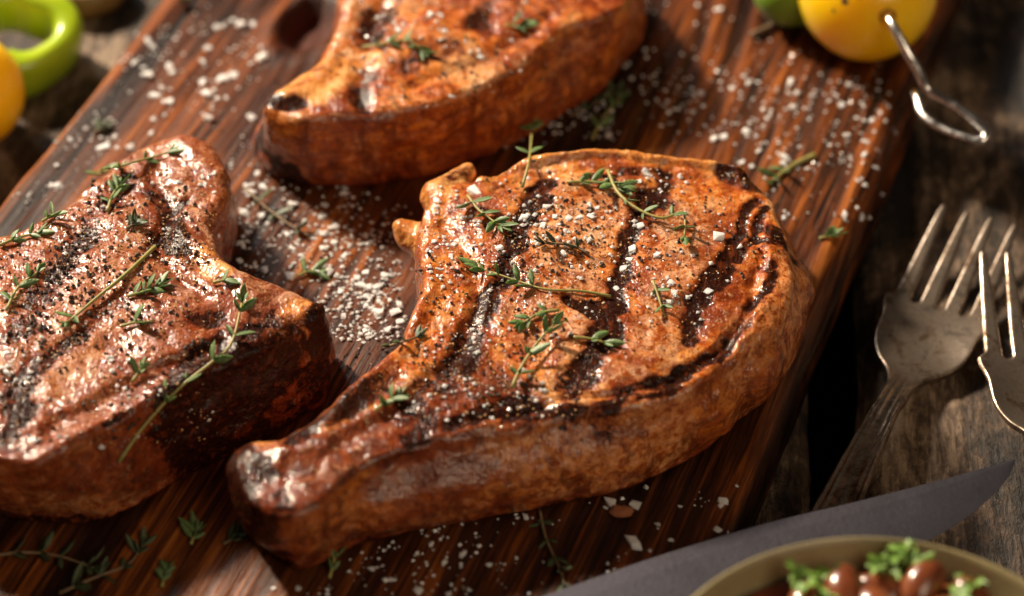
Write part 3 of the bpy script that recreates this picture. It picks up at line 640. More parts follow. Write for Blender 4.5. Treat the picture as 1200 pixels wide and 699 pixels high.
def sprig(px, label, leaves=6, size=1.0, dry=False, lift=0.0, tip=True, bare=0.0, seed=0, up_end=0.0, thick=0.45):
    """a thyme sprig lying along the pixel path px (found on whatever surface is there)"""
    rnd = random.Random(seed * 31 + int(px[0][0]) + 7)
    pts = []
    for i, (a, b) in enumerate(px):
        p, n, _ = seen(a, b); t = i / max(1, len(px) - 1)
        pts.append(np.array(p) + np.array([0, 0, 0.0007 + lift + up_end * t * t]))
    pts = np.array(pts)
    if len(pts) > 2:
        for _ in range(1):
            z = pts[:, 2].copy(); z[1:-1] = np.maximum(z[1:-1], 0.5 * (z[:-2] + z[2:])); pts[:, 2] = z
    path = smooth_open(pts, 5)
    base = path[0].copy()
    root = empty('thyme_sprig', base, label, 'herb', 'thyme sprigs on chops and board')
    r = np.linspace(thick, thick * 0.55, len(path)) * mm
    V, Fc = tube(path - base, r, 6); me = mesh_np('stem', V, Fc, True); link('stem', me, M['stem_dry'] if dry else M['stem'], root)
    L = np.r_[0, np.cumsum(np.linalg.norm(np.diff(path, axis=0), axis=1))]; tot = L[-1]
    pool = LEAVES_DRY if dry else LEAVES
    def put(p, d, sc, k):
        o = bpy.data.objects.new('leaf', pool[k % len(pool)]); COL.objects.link(o); o.parent = root; o.location = p - base
        q = Vector(d).normalized().to_track_quat('X', 'Z'); o.rotation_euler = (q.to_matrix().to_4x4() @ Matrix.Rotation(rnd.uniform(-0.9, 0.9), 4, 'X')).to_euler(); o.scale = (sc, sc, sc)
    k = 0; npair = max(1, leaves // 2)
    for i in range(npair):
        s = tot * (bare + (1 - bare) * (i + 0.6) / (npair + 0.2)); j = min(np.searchsorted(L, s), len(path) - 1); p = path[j]; t = path[j] - path[max(0, j - 1)]; t = t / max(1e-9, np.linalg.norm(t))
        sd = np.cross(t, [0, 0, 1]); sd /= max(1e-9, np.linalg.norm(sd))
        for sg in (-1, 1):
            d = t * rnd.uniform(0.4, 1.0) + sd * sg * rnd.uniform(0.5, 1.0) + np.array([0, 0, rnd.uniform(0.0, 0.55)])
            put(p, d, size * rnd.uniform(0.7, 1.15), k + rnd.randrange(3)); k += 1
            if rnd.random() < 0.35: put(p, t * 0.8 - sd * sg * 0.4 + np.array([0, 0, 0.7]), size * 0.6, 2)
    if tip:
        t = path[-1] - path[-2]; t /= np.linalg.norm(t)
        for a in (-0.5, 0.1, 0.55): put(path[-1], t + np.array([-t[1], t[0], 0]) * a + np.array([0, 0, 0.2]), size * rnd.uniform(0.7, 1.0), rnd.randrange(3))
    return root
S = sprig
# on the centre chop
S([(664, 216), (700, 218), (728, 224)], 'leafy thyme piece left of the arching sprig near the centre chop far edge', 8, 1.0, seed=1)
S([(712, 206), (724, 232), (748, 252), (776, 262), (800, 258), (802, 284)], 'long arching thyme sprig on the far right part of the centre chop', 10, 1.0, seed=2, lift=0.001, thick=0.5)
S([(612, 222), (620, 196), (624, 166)], 'thyme tip standing upright at the far edge of the centre chop', 4, 1.0, seed=3, up_end=0.006)
S([(548, 232), (562, 250), (584, 266)], 'dark green thyme sprig by a round salt flake at the left of the centre chop', 6, 1.15, seed=4, tip=True)
S([(716, 350), (680, 344), (640, 342), (600, 332), (560, 316)], 'thyme sprig with long bare stem lying across the middle of the centre chop', 8, 1.05, seed=5, bare=0.45, thick=0.4)
S([(655, 366), (632, 370), (615, 380)], 'short thyme piece just below the bare stem on the centre chop', 4, 0.9, seed=6)
S([(690, 300), (668, 290), (640, 288)], 'dark thyme leaves on a grill mark in the middle of the centre chop', 5, 0.9, dry=True, seed=7)
S([(765, 332), (770, 346), (778, 372)], 'small thyme tip at the right of the centre chop between two grill marks', 4, 0.9, seed=8, tip=False)
S([(600, 462), (612, 436), (632, 408), (648, 390)], 'upright light green thyme sprig near the front edge of the centre chop', 6, 0.95, seed=9, lift=0.0015)
S([(672, 398), (690, 400), (708, 404)], 'flat pair of thyme leaves right of the light green front sprig', 3, 1.1, seed=10)
S([(440, 484), (452, 474), (464, 468)], 'bright thyme leaf cluster on the bone end of the centre chop', 4, 0.95, seed=11)
S([(450, 410), (470, 404), (488, 398)], 'dark thyme leaves on the left shoulder of the centre chop', 4, 0.8, dry=True, seed=12)
# on the left chop
S([(112, 208), (140, 198), (170, 190), (196, 182)], 'thyme sprig across the far knob of the left chop', 10, 0.95, seed=20)
S([(126, 250), (132, 234), (138, 222)], 'small upright thyme sprig below the knob of the left chop', 5, 1.0, seed=21)
S([(182, 292), (150, 322), (116, 352), (80, 380)], 'long straight yellow thyme stem with leaves at its near end on the left chop', 3, 0.9, seed=22, bare=0.8, thick=0.6)
S([(150, 350), (170, 344), (186, 338)], 'leafy dark thyme cluster right of the straight yellow stem', 8, 1.0, seed=23)
S([(140, 548), (170, 505), (210, 462), (250, 430), (272, 408), (284, 362)], 'long curved thyme sprig hanging over the front edge of the left chop', 10, 1.05, seed=24, bare=0.2, lift=0.001, thick=0.5)
S([(8, 366), (22, 340), (44, 322)], 'curled thyme sprig near the left edge of the left chop', 6, 0.95, seed=25)
S([(0, 290), (22, 282), (44, 276)], 'thyme sprig at the left frame edge on the far rim of the left chop', 5, 0.9, seed=26)
S([(50, 262), (58, 257), (66, 253)], 'tiny thyme leaf pair on the far rim of the left chop', 4, 0.9, seed=27, tip=False)
S([(150, 270), (160, 264)], 'dark thyme leaves in the charred hollow of the left chop', 5, 0.9, dry=True, seed=28)
S([(142, 385), (168, 378)], 'single flat dark leaf in the middle of the left chop', 2, 1.2, seed=29, tip=False)
S([(250, 334), (268, 330)], 'single bright leaf near the right corner of the left chop', 2, 1.0, seed=30, tip=False)
S([(155, 450), (165, 436)], 'tiny thyme tip near the front rim of the left chop', 2, 0.8, seed=31)
# on the back chop
S([(425, 58), (450, 54), (478, 50), (492, 62)], 'leafy thyme sprig on the back chop', 8, 1.1, seed=40)
S([(592, 32), (612, 34)], 'single green thyme cluster on the right part of the back chop', 4, 1.1, seed=41)
# on the board
S([(286, 222), (312, 246), (338, 266), (364, 280)], 'dark leafed thyme stalk on the board between left and back chops', 6, 1.2, dry=True, seed=50, tip=False)
S([(350, 326), (362, 320), (372, 322)], 'green thyme cluster at the right corner of the left chop', 5, 1.0, seed=51)
S([(955, 184), (930, 196), (905, 214)], 'thyme sprig with brown stem on the board right of the centre chop', 5, 1.1, seed=52, bare=0.4, thick=0.8)
S([(960, 282), (975, 278)], 'small grey-green thyme bud beside the right edge of the board', 4, 0.8, seed=53)
S([(668, 138), (700, 122), (722, 108)], 'dim thyme sprig on the board between back and centre chops', 6, 1.0, dry=True, seed=54)
S([(694, 166), (706, 142), (726, 118)], 'pale thyme tip just behind the far edge of the centre chop', 4, 1.0, seed=55)
S([(880, 44), (910, 30), (925, 18)], 'brown thyme stalk by the green piece next to the yellow tomato', 3, 1.0, dry=True, seed=56, thick=0.9)
S([(-10, 654), (30, 650), (70, 655), (110, 668)], 'brown thyme sprig at the left frame edge on the front of the board', 9, 1.1, dry=True, seed=57)
S([(70, 698), (110, 680), (150, 664), (168, 642)], 'thyme sprig with dark feathery tip on the front left of the board', 9, 1.1, dry=True, seed=58)
S([(224, 640), (230, 624)], 'small thyme tip on the front of the board below the left chop', 4, 1.0, seed=59)
S([(190, 690), (194, 672)], 'pale tiny thyme tip at the bottom frame edge left of the bone end', 4, 0.9, seed=60)
S([(632, 600), (640, 635), (656, 670), (664, 698)], 'long limp thyme sprig on the board in front of the centre chop', 10, 1.0, dry=True, seed=61)
S([(386, 680), (392, 664), (390, 652)], 'thin thyme sprig on the board under the bone end of the centre chop', 4, 0.9, seed=62)
S([(150, 2), (180, 10), (215, 4)], 'blurred thyme sprig near the far left of the board', 8, 1.0, dry=True, seed=63)
S([(110, 158), (122, 152)], 'dark herb crumb on the left side of the board', 4, 0.8, dry=True, seed=64)
S([(262, 640), (280, 630)], 'dark leafy thyme bit left of the bone end', 4, 0.9, dry=True, seed=65)

# ------------------------------------------------------------------ salt and pepper
def crystal(seed, flat):
    rnd = random.Random(seed); bm = bmesh.new()
    for sx in (-1, 1):
        for sy in (-1, 1):
            for sz in (-1, 1): bm.verts.new((sx * rnd.uniform(0.15, 1.0), sy * rnd.uniform(0.15, 0.85), sz * flat * rnd.uniform(0.3, 1.1)))
    for _ in range(5): bm.verts.new((rnd.uniform(-1.15, 1.15), rnd.uniform(-0.95, 0.95), rnd.uniform(-flat, flat)))
    r = bmesh.ops.convex_hull(bm, input=bm.verts); bmesh.ops.delete(bm, geom=[v for v in bm.verts if not v.link_faces], context='VERTS')
    me = bpy.data.meshes.new('salt_crystal'); bm.to_mesh(me); bm.free(); me.materials.append(M['salt'])
    zmin = min(v.co.z for v in me.vertices)
    for v in me.vertices: v.co.z -= zmin
    return me
CRY = [crystal(k, 0.28 + 0.12 * (k % 4)) for k in range(12)]
small_v, small_f = [], []
def add_small(store, p, n, r, seed, flat=0.7):
    rnd = random.Random(seed); V, Fc = store; b = len(V)
    a = rnd.uniform(0, 6.28); X = Vector((math.cos(a), math.sin(a), 0)); Y = Vector((-math.sin(a), math.cos(a), 0)); n = Vector(n)
    X = (X - n * X.dot(n)).normalized(); Y = n.cross(X)
    rs = [r * rnd.uniform(0.7, 1.2) for _ in range(6)]
    for d, rr in zip((X, -X, Y, -Y), rs): V.append(tuple(Vector(p) + d * rr + n * (r * flat * 0.6)))
    V.append(tuple(Vector(p) + n * (r * flat * 1.6))); V.append(tuple(Vector(p) - n * (r * 0.3)))
    for q in ((0, 2, 4), (2, 1, 4), (1, 3, 4), (3, 0, 4), (2, 0, 5), (1, 2, 5), (3, 1, 5), (0, 3, 5)): Fc.append([b + k for k in q])
salt_small = ([], []); pep = {k: ([], []) for k in (0, 1, 2, 3)}
rs = random.Random(11); n_cry = 0
def salt_at(px, py, r, where):
    global n_cry
    p, n, k = seen(px, py)
    if k == 9: return
    lab = where if isinstance(where, str) else where[k]
    o = bpy.data.objects.new('salt_crystal', CRY[n_cry % len(CRY)]); COL.objects.link(o); n_cry += 1
    q = Vector(n).to_track_quat('Z', 'Y'); o.rotation_euler = (q.to_matrix().to_4x4() @ Matrix.Rotation(rs.uniform(0, 6.28), 4, 'Z')).to_euler()
    o.location = p - Vector(n) * r * 0.1; o.scale = (r * 0.92, r * 0.92 * rs.uniform(0.75, 1), r * 0.7 * rs.uniform(0.7, 1.1)); tag(o, lab, 'salt', 'coarse salt crystals')
LBL = {0: 'coarse salt crystal lying on the seared face of the centre chop', 1: 'coarse salt crystal lying on the peppered left chop', 2: 'coarse salt crystal lying on the back chop', 3: ''}
def scatter_salt(boxes, big, small, where, rmin=0.7, rmax=1.5, want=None, cluster=0.5):
    prev = None
    for i in range(big + small):
        for _ in range(40):
            x0, y0, x1, y1 = rs.choice(boxes)
            if prev and rs.random() < cluster: x, y = prev[0] + rs.gauss(0, 14), prev[1] + rs.gauss(0, 9)
            else: x, y = rs.uniform(x0, x1), rs.uniform(y0, y1)
            p, n, k = seen(x, y)
            if k == want and not (310 < x < 395 and y < 80): break
        else: continue
        prev = (x, y)
        if i < big: salt_at(x, y, rmin * (rmax * 1.15 / rmin) ** (rs.random() ** 1.5) * mm, where)
        else: add_small(salt_small, p, n, 0.18 * 4.6 ** rs.random() * mm, i * 7 + int(x))
W_UL = 'coarse salt crystal on the far left part of the board behind the left chop'
W_MID = 'coarse salt crystal on the board between the left, back and centre chops'
W_UR = 'coarse salt crystal on the board behind and right of the centre chop'
W_FR = 'coarse salt crystal on the front of the board below the centre chop'
scatter_salt([(20, 130, 140, 240), (60, 60, 330, 150), (150, 20, 330, 80)], 44, 200, W_UL, 0.9, 2.0, want=3, cluster=0.35)
scatter_salt([(260, 170, 440, 300), (280, 240, 470, 330), (340, 270, 450, 400), (390, 330, 470, 400)], 86, 800, W_MID, 0.8, 1.7, want=3, cluster=0.35)
scatter_salt([(720, 0, 930, 160), (760, 80, 900, 170), (860, 60, 1050, 260), (900, 90, 1040, 200), (590, 120, 720, 165)], 60, 480, W_UR, 0.65, 1.4, want=3, cluster=0.3)
scatter_salt([(360, 610, 560, 699), (600, 570, 870, 690), (420, 640, 640, 699)], 12, 160, W_FR, 0.6, 1.2, want=3)
for (x, y, r, *own) in [(742, 638, 2.4, 'largest flat salt flake on the front of the board near the knife'), (716, 592, 1.8, 'salt flake touching the left end of the brown meat scrap'), (744, 592, 1.9, 'salt flake touching the right end of the brown meat scrap'), (848, 588, 1.8, 'salt flake by the near right edge of the board'), (841, 622, 1.1), (786, 634, 0.9), (770, 615, 0.9), (797, 594, 0.6), (757, 572, 0.8), (762, 646, 0.7), (490, 692, 1.8), (460, 680, 1.2), (520, 660, 1.0), (436, 668, 1.0), (350, 690, 1.0), (320, 690, 0.9)]:
    salt_at(x, y, r * mm, own[0] if own else W_FR)
scatter_salt([(590, 200, 800, 330), (620, 230, 860, 380), (560, 240, 700, 330), (480, 380, 640, 500), (500, 230, 560, 330)], 31, 600, LBL, 0.6, 1.3, want=0)
for (x, y, r, *own) in [(556, 225, 2.4, 'large round salt flake on the left shoulder of the centre chop'), (614, 256, 1.5), (640, 244, 1.3), (700, 244, 1.0), (750, 266, 1.5), (742, 292, 1.6), (842, 279, 2.0, 'large salt flake on the rightmost grill mark of the centre chop'), (730, 316, 1.4), (666, 256, 1.1), (586, 292, 1.3), (868, 290, 1.0), (722, 338, 1.2), (738, 304, 1.3), (690, 282, 1.0), (770, 300, 1.1), (830, 342, 1.3)]: salt_at(x, y, r * mm, own[0] if own else LBL)
scatter_salt([(0, 260, 250, 500), (60, 200, 240, 300), (0, 400, 160, 540)], 22, 170, LBL, 0.5, 0.95, want=1)
scatter_salt([(420, 0, 640, 130)], 14, 70, LBL, 0.7, 1.2, want=2)
def scatter_pepper(boxes, n, want, rmin, rmax, cluster=0.55):
    prev = None
    for i in range(n):
        for _ in range(30):
            x0, y0, x1, y1 = rs.choice(boxes)
            if prev and rs.random() < cluster: x, y = prev[0] + rs.gauss(0, 12), prev[1] + rs.gauss(0, 8)
            else: x, y = rs.uniform(x0, x1), rs.uniform(y0, y1)
            p, nn, k = seen(x, y)
            if k == want: break
        else: continue
        prev = (x, y); r = rs.uniform(rmin, rmax) * mm
        add_small(pep[want], p, nn, r, i * 13 + int(y), rs.uniform(0.5, 1.0))
scatter_pepper([(560, 200, 900, 330), (590, 210, 720, 330), (600, 220, 800, 400), (480, 260, 640, 420), (480, 400, 700, 480)], 520, 0, 0.25, 0.68)
scatter_pepper([(0, 250, 240, 420), (40, 200, 240, 330), (0, 300, 200, 520)], 560, 1, 0.28, 0.75)
scatter_pepper([(420, 0, 660, 130)], 110, 2, 0.3, 0.7)
scatter_pepper([(400, 330, 470, 420), (300, 260, 460, 400), (880, 80, 1050, 260), (60, 60, 300, 200)], 160, 3, 0.25, 0.55)
spice = ([], [])
for (boxes, n, want) in (([(560, 200, 900, 330), (600, 220, 820, 420), (480, 230, 640, 420), (440, 400, 700, 490)], 1100, 0), ([(0, 250, 260, 420), (40, 190, 250, 330), (0, 300, 240, 520)], 1100, 1), ([(420, 0, 660, 130)], 300, 2)):
    for i in range(n):
        x0, y0, x1, y1 = rs.choice(boxes); x, y = rs.uniform(x0, x1), rs.uniform(y0, y1); p, nn, k = seen(x, y)
        if k == want: add_small(spice, p, nn, rs.uniform(0.15, 0.42) * mm, i * 3 + int(x), rs.uniform(0.5, 1.0))
o = link('ground_spice', mesh_np('ground_spice', *spice, smooth=False), M['spice']); tag(o, 'fine tan spice granules over the three chops', 'spice', kind='stuff')
for k, nm, lab in ((0, 'ground_pepper', 'cracked black pepper specks over the centre chop'), (1, 'ground_pepper', 'cracked black pepper specks over the left chop'), (2, 'ground_pepper', 'cracked black pepper specks over the back chop'), (3, 'ground_pepper', 'cracked pepper specks scattered on the board')):
    o = link(nm, mesh_np(nm, *pep[k], smooth=False), M['pepper']); tag(o, lab, 'pepper', kind='stuff')
o = link('salt_grains', mesh_np('salt_grains', *salt_small, smooth=False), M['salt']); tag(o, 'fine white salt grains strewn over chops and board', 'salt', kind='stuff')
# crumb of meat
def lump(name, px, py, size, mat, label, cat, seed, zs=0.6):
    bm = bmesh.new(); bmesh.ops.create_icosphere(bm, subdivisions=3, radius=1.0)
    vs = np.array([v.co for v in bm.verts]); d = 1 + 0.45 * fbm(vs, 1.6, 3, seed)
    for v, k in zip(bm.verts, d): v.co = v.co * k
    me = bpy.data.meshes.new(name); bm.to_mesh(me); bm.free(); me.polygons.foreach_set('use_smooth', [True] * len(me.polygons))
    p, n, _ = seen(px, py); o = link(name, me, mat, None, p + Vector((0, 0, size[2] * 0.55))); o.scale = size; return tag(o, label, cat)
lump('meat_crumb', 728, 602, (2.6 * mm, 1.7 * mm, 1.2 * mm), M['crumb'], 'small brown scrap of meat between salt flakes on the front of the board', 'meat scrap', 5)

# ------------------------------------------------------------------ yellow tomato, green piece and skewer
def ball(name, center, r, mat, label, cat, hole=None, squash=1.0, seed=0):
    bm = bmesh.new(); bmesh.ops.create_uvsphere(bm, u_segments=72, v_segments=48, radius=1.0)
    h = Vector(hole).normalized() if hole is not None else None
    for v in bm.verts:
        n = v.co.copy(); k = 1 + 0.018 * math.sin(3 * math.atan2(n.y, n.x) + seed) * (1 - n.z ** 2)
        if h is not None:
            a = n.angle(h); k -= 0.10 * math.exp(-(a / 0.10) ** 2) - 0.012 * math.exp(-((a - 0.17) / 0.07) ** 2)
        v.co = n * k; v.co.z *= squash
    me = bpy.data.meshes.new(name); bm.to_mesh(me); bm.free(); me.polygons.foreach_set('use_smooth', [True] * len(me.polygons))
    o = link(name, me, mat, None, center); o.scale = (r, r, r); return tag(o, label, cat)
TR = 0.0195; tc = Vector(P(1017, -10, ZB + TR)); tc.z = ZB + TR
def on_ball(px, py, c, r):
    o = Vector(CAM); d = Vector(FW + np.array([1.0, 0, 0]) * (px - 600) / FPX - UP * (py - 349.5) / FPX).normalized(); w = o - c; b = w.dot(d); disc = b * b - (w.dot(w) - r * r)
    return o + d * (-b - math.sqrt(max(0, disc)))
hp = on_ball(1040, 20, tc, TR)
tom = ball('yellow_tomato', tc, TR, M['tomato'], 'round yellow cherry tomato pierced by the skewer at the top right', 'tomato', hole=hp - tc)
# scorched rim of the pierced hole and small specks
def patch(parent, name, px, py, c, r, size, mat, k=10):
    p = on_ball(px, py, c, r); n = (p - c).normalized(); X = n.orthogonal().normalized(); Y = n.cross(X); rnd = random.Random(int(px + py))
    V = [n * 1.008]; Fc = []
    for i in range(k):
        a = 2 * math.pi * i / k; d = (n + (X * math.cos(a) + Y * math.sin(a)) * size * rnd.uniform(0.7, 1.25)).normalized(); V.append(d * 1.004)
    for i in range(k): Fc.append([0, 1 + i, 1 + (i + 1) % k])
    o = link(name, mesh_np(name, [tuple(x) for x in V], Fc, True), mat, parent); return o
for (a, b, s_) in ((990, 2, 0.05), (977, 13, 0.035)): patch(tom, 'scorch_mark', a, b, tc, TR, s_, M['scorch'], 8)
hn = (hp - tc).normalized(); hx = hn.orthogonal().normalized(); hy = hn.cross(hx)
V, Fc = tube([tuple((hn * 0.972 + (hx * math.cos(a) + hy * math.sin(a)) * 0.115).normalized() * 0.968) for a in np.linspace(0, 2 * math.pi, 24, endpoint=False)], 0.028, 8, closed=True)
link('pierced_hole_rim', mesh_np('pierced_hole_rim', V, Fc), M['scorch'], tom)
gp = ball('green_pepper_piece', Vector(P(930, -14, ZB + 0.012)), 0.012, M['greenpep'], 'green pepper piece just showing behind the yellow tomato', 'pepper piece', None, 0.9, 2)
# skewer: rod through the tomato, bent into a loop
r0 = 0.00135
def at(px, py, z): return np.array(P(px, py, z))
rod = [tc - hn * 0.05 + Vector((0, 0, -0.002)), tc - hn * 0.01, hp, at(1058, 52, 0.041), at(1076, 84, 0.0345), at(1086, 104, 0.030), at(1098, 113, 0.029), at(1118, 124, 0.0285), at(1138, 138, 0.028), at(1152, 150, 0.0275), at(1155, 160, 0.0265), at(1146, 166, 0.0255), at(1128, 161, 0.025), at(1108, 153, 0.0245), at(1090, 143, 0.0245), at(1080, 132, 0.0248), at(1076, 118, 0.0255), at(1073, 108, 0.026)]
rod = smooth_open([np.array(p) for p in rod], 6); base = rod[0].copy(); base = np.array(hp)
V, Fc = tube(rod - base, r0, 12)
tag(link('skewer', mesh_np('skewer', V, Fc), M['skewer'], None, base), 'shiny steel skewer with bent loop end sticking out of the yellow tomato', 'skewer')

# ------------------------------------------------------------------ vegetables behind the board, left
def ring_strip(name, c, R, h, t, mat, label, cat, a0, a1, tilt, seed, wob=0.12):
    V = []; Fc = []; n = 56; prof = [(math.cos(a), math.sin(a)) for a in np.linspace(0, 2 * math.pi, 14, endpoint=False)]
    for i in range(n):
        a = a0 + (a1 - a0) * i / (n - 1); r = R * (1 + wob * math.sin(3 * a + seed)); e = min(1, min(i, n - 1 - i) / 3 + 0.35)
        for (x, y) in prof:
            sx = math.copysign(abs(x) ** 0.6, x); sy = math.copysign(abs(y) ** 0.6, y)
            rr = r + sx * t * e * (1 + 0.2 * math.sin(2 * a)); V.append((rr * math.cos(a), rr * math.sin(a), sy * h * e + 0.0))
    m = len(prof)
    for i in range(n - 1):
        for k in range(m): Fc.append([i * m + k, (i + 1) * m + k, (i + 1) * m + (k + 1) % m, i * m + (k + 1) % m])
    Fc.append(list(range(m))); Fc.append([(n - 1) * m + k for k in range(m)][::-1])
    o = link(name, mesh_np(name, V, Fc), mat, None, c); o.rotation_euler = tilt; return tag(o, label, cat)
pr = ring_strip('green_pepper_ring', Vector(P(26, 48, 0.011)), 0.0122, 0.0085, 0.0044, M['lime'], 'curled lime green pepper ring at the top left corner', 'pepper ring', -2.2, 3.0, (0.30, 0.15, 0.2), 1.0, 0.08)
ball('yellow_tomato', Vector(P(-46, 108, 0.017)), 0.0175, M['tomato'], 'yellow cherry tomato cut by the left frame edge under the green ring', 'tomato', None, 1.0, 1)
on_ = empty('onion_slice', P(100, -2, 0), 'blurred brown grilled onion slice at the far left behind the board', 'onion')
for k, (rr, hh) in enumerate(((0.0125, 0.0085), (0.0092, 0.0088), (0.0058, 0.0090), (0.0026, 0.0090))):
    V, Fc = lathe([(rr - 0.0028, 0.0005), (rr, 0.0005), (rr + 0.0005, hh * 0.5), (rr, hh), (rr - 0.0012, hh + 0.0006), (max(0.0002, rr - 0.0025), hh), (max(0.0002, rr - 0.0028), 0.0005)], 40)
    link('onion_layer', mesh_np('onion_layer', V, Fc), M['onion'], on_)

# ------------------------------------------------------------------ forks
def make_fork():
    vox = 0.0004; W = 0.0135; Lh = 0.062; Ltot = 0.19; xs = np.arange(-0.0165, 0.0165, vox); ys = np.arange(-0.004, Ltot + 0.004, vox); zs = np.arange(-0.0032, 0.0034, vox)
    X, Y = np.meshgrid(xs, ys, indexing='ij'); q = np.stack([X.ravel(), Y.ravel()], 1)
    d = np.full(len(q), 1e3)
    # y = 0 at the tine tips, growing towards the handle
    for k in range(4):
        xt = (-1.5 + k) * 0.0066; xb = (-1.5 + k) * 0.0068
        e = np.array([xb - xt, 0.036]); w = q - np.array([xt, 0.0]); t = np.clip((w @ e) / (e @ e), 0, 1)
        d = np.minimum(d, np.linalg.norm(w - t[:, None] * e, axis=1) - (0.0008 + 0.0016 * t ** 0.7))
    head = smooth_closed([(-0.0127, 0.032), (-0.0128, 0.042), (-0.0122, 0.050), (-0.0095, 0.056), (-0.0058, 0.0605), (-0.0036, 0.067), (-0.0030, 0.075), (0.0030, 0.075), (0.0036, 0.067), (0.0058, 0.0605), (0.0095, 0.056), (0.0122, 0.050), (0.0128, 0.042), (0.0127, 0.032)], 4)
    hd = sd_poly(q, head)
    for k in range(3):                                       # slots end round
        xs_ = (-1 + k) * 0.0067; w = q - np.array([xs_, 0.0]); tt = np.clip(w[:, 1], 0, 0.0325); hd = np.maximum(hd, -(np.hypot(w[:, 0], w[:, 1] - tt) - 0.00125))
    d = smin(d, hd, 0.0006)
    for k in range(3):
        xs_ = (-1 + k) * 0.0067; w = q - np.array([xs_, 0.0]); tt = np.clip(w[:, 1], 0.026, 0.0325); d = np.maximum(d, -(np.hypot(w[:, 0], w[:, 1] - tt) - 0.0012))
    hw = np.interp(Y.ravel(), [0.068, 0.08, 0.11, 0.15, Ltot - 0.01, Ltot], [0.0030, 0.0033, 0.0048, 0.0075, 0.0100, 0.0070])
    hh = np.maximum(np.abs(q[:, 0]) - hw, np.maximum(0.070 - q[:, 1], q[:, 1] - Ltot)); d = smin(d, hh, 0.001)
    d = d.reshape(X.shape); R = 0.0006
    ax = np.abs(X); hy = np.interp(Y, [0.06, 0.072, 1], [0, 1, 1]); u = ax / np.maximum(hw.reshape(X.shape), 1e-4)
    prof = hy * (0.0007 * np.exp(-((u - 0.86) / 0.09) ** 2) + 0.0006 * np.exp(-((u - 0.55) / 0.10) ** 2) + 0.0005 * np.exp(-(u / 0.35) ** 2))
    ht = np.interp(Y, [0, 0.03, 0.06, 0.075, 0.2], [0.0006, 0.0008, 0.0010, 0.0015, 0.0012]) + prof; hb = np.interp(Y, [0, 0.03, 0.06, 0.075, 0.2], [0.0006, 0.0008, 0.0010, 0.0016, 0.0014])
    vol = np.empty(X.shape + (len(zs),))
    for k, z in enumerate(zs):
        dz = np.maximum(z - ht, -z - hb); a = d + R; b = dz + R
        vol[:, :, k] = np.minimum(np.maximum(a, b), 0) + np.hypot(np.maximum(a, 0), np.maximum(b, 0)) - R
    v, f = sdf_mesh(vol, np.array([xs[0], ys[0], zs[0]]), vox)
    n = vert_normals(v, f)
    if n[np.argmax(v[:, 2]), 2] < 0: f = f[:, ::-1]
    y = v[:, 1].copy()
    zc = np.interp(y, [0, 0.01, 0.022, 0.034, 0.046, 0.056, 0.066, 0.08, 0.10, 0.13, 0.19], [10.5, 8.2, 5.6, 3.4, 2.2, 2.6, 5.2, 8.2, 9.0, 7.0, 1.8])
    # smooth the bend
    yy = np.linspace(-0.005, 0.2, 400); zz = np.interp(yy, [0, 0.01, 0.022, 0.034, 0.046, 0.056, 0.066, 0.08, 0.10, 0.13, 0.19], [10.5, 8.2, 5.6, 3.4, 2.2, 2.6, 5.2, 8.2, 9.0, 7.0, 1.8])
    ker = np.ones(21) / 21; zz = np.convolve(np.pad(zz, 10, 'edge'), ker, 'valid'); zz = np.convolve(np.pad(zz, 10, 'edge'), ker, 'valid')
    dish = 0.0016 * np.exp(-((y - 0.045) / 0.012) ** 2) * (v[:, 0] / 0.0125) ** 2
    v[:, 2] += np.interp(y, yy, zz) * mm + dish
    v[:, 2] -= v[:, 2].min() - 0.0002
    vn = vert_normals(v, f); lab = np.full(len(v), 4)
    for k in range(4): lab[(y < 0.0315) & (np.abs(v[:, 0] - (-1.5 + k) * 0.0067) < 0.0034)] = k
    lab[y > 0.068] = 5
    return v, f, vn, lab
FV, FF, FN, FL = make_fork()
def place_fork(label, tip, neck, flip=False, lift=0.0, roll=0.0, pitch=0.0):
    root = empty('fork', (0, 0, 0), label, 'fork', 'forks on the table')
    split_parts(FV, FF, FN, FL, ['tine', 'tine', 'tine', 'tine', 'head', 'handle'], M['fork'], root, {}, np.zeros(3))
    d = Vector(neck) - Vector(tip); a = math.atan2(d.y, d.x) - math.pi / 2
    root.rotation_euler = (pitch, roll, a); root.location = (tip[0], tip[1], lift); return root
t1 = P(1147, 256, 0.010); n1 = P(1046, 470, 0.006)
place_fork('tarnished silver fork with four tines resting on the dark plank, handle under the knife', (t1[0], t1[1]), (n1[0], n1[1]), lift=0.0008)
t2 = P(1196, 298, 0.016); n2 = P(1240, 560, 0.010)
place_fork('second tarnished fork cut off by the right frame edge, overlapping the first', (t2[0], t2[1]), (n2[0], n2[1]), lift=0.0062, pitch=0.0)

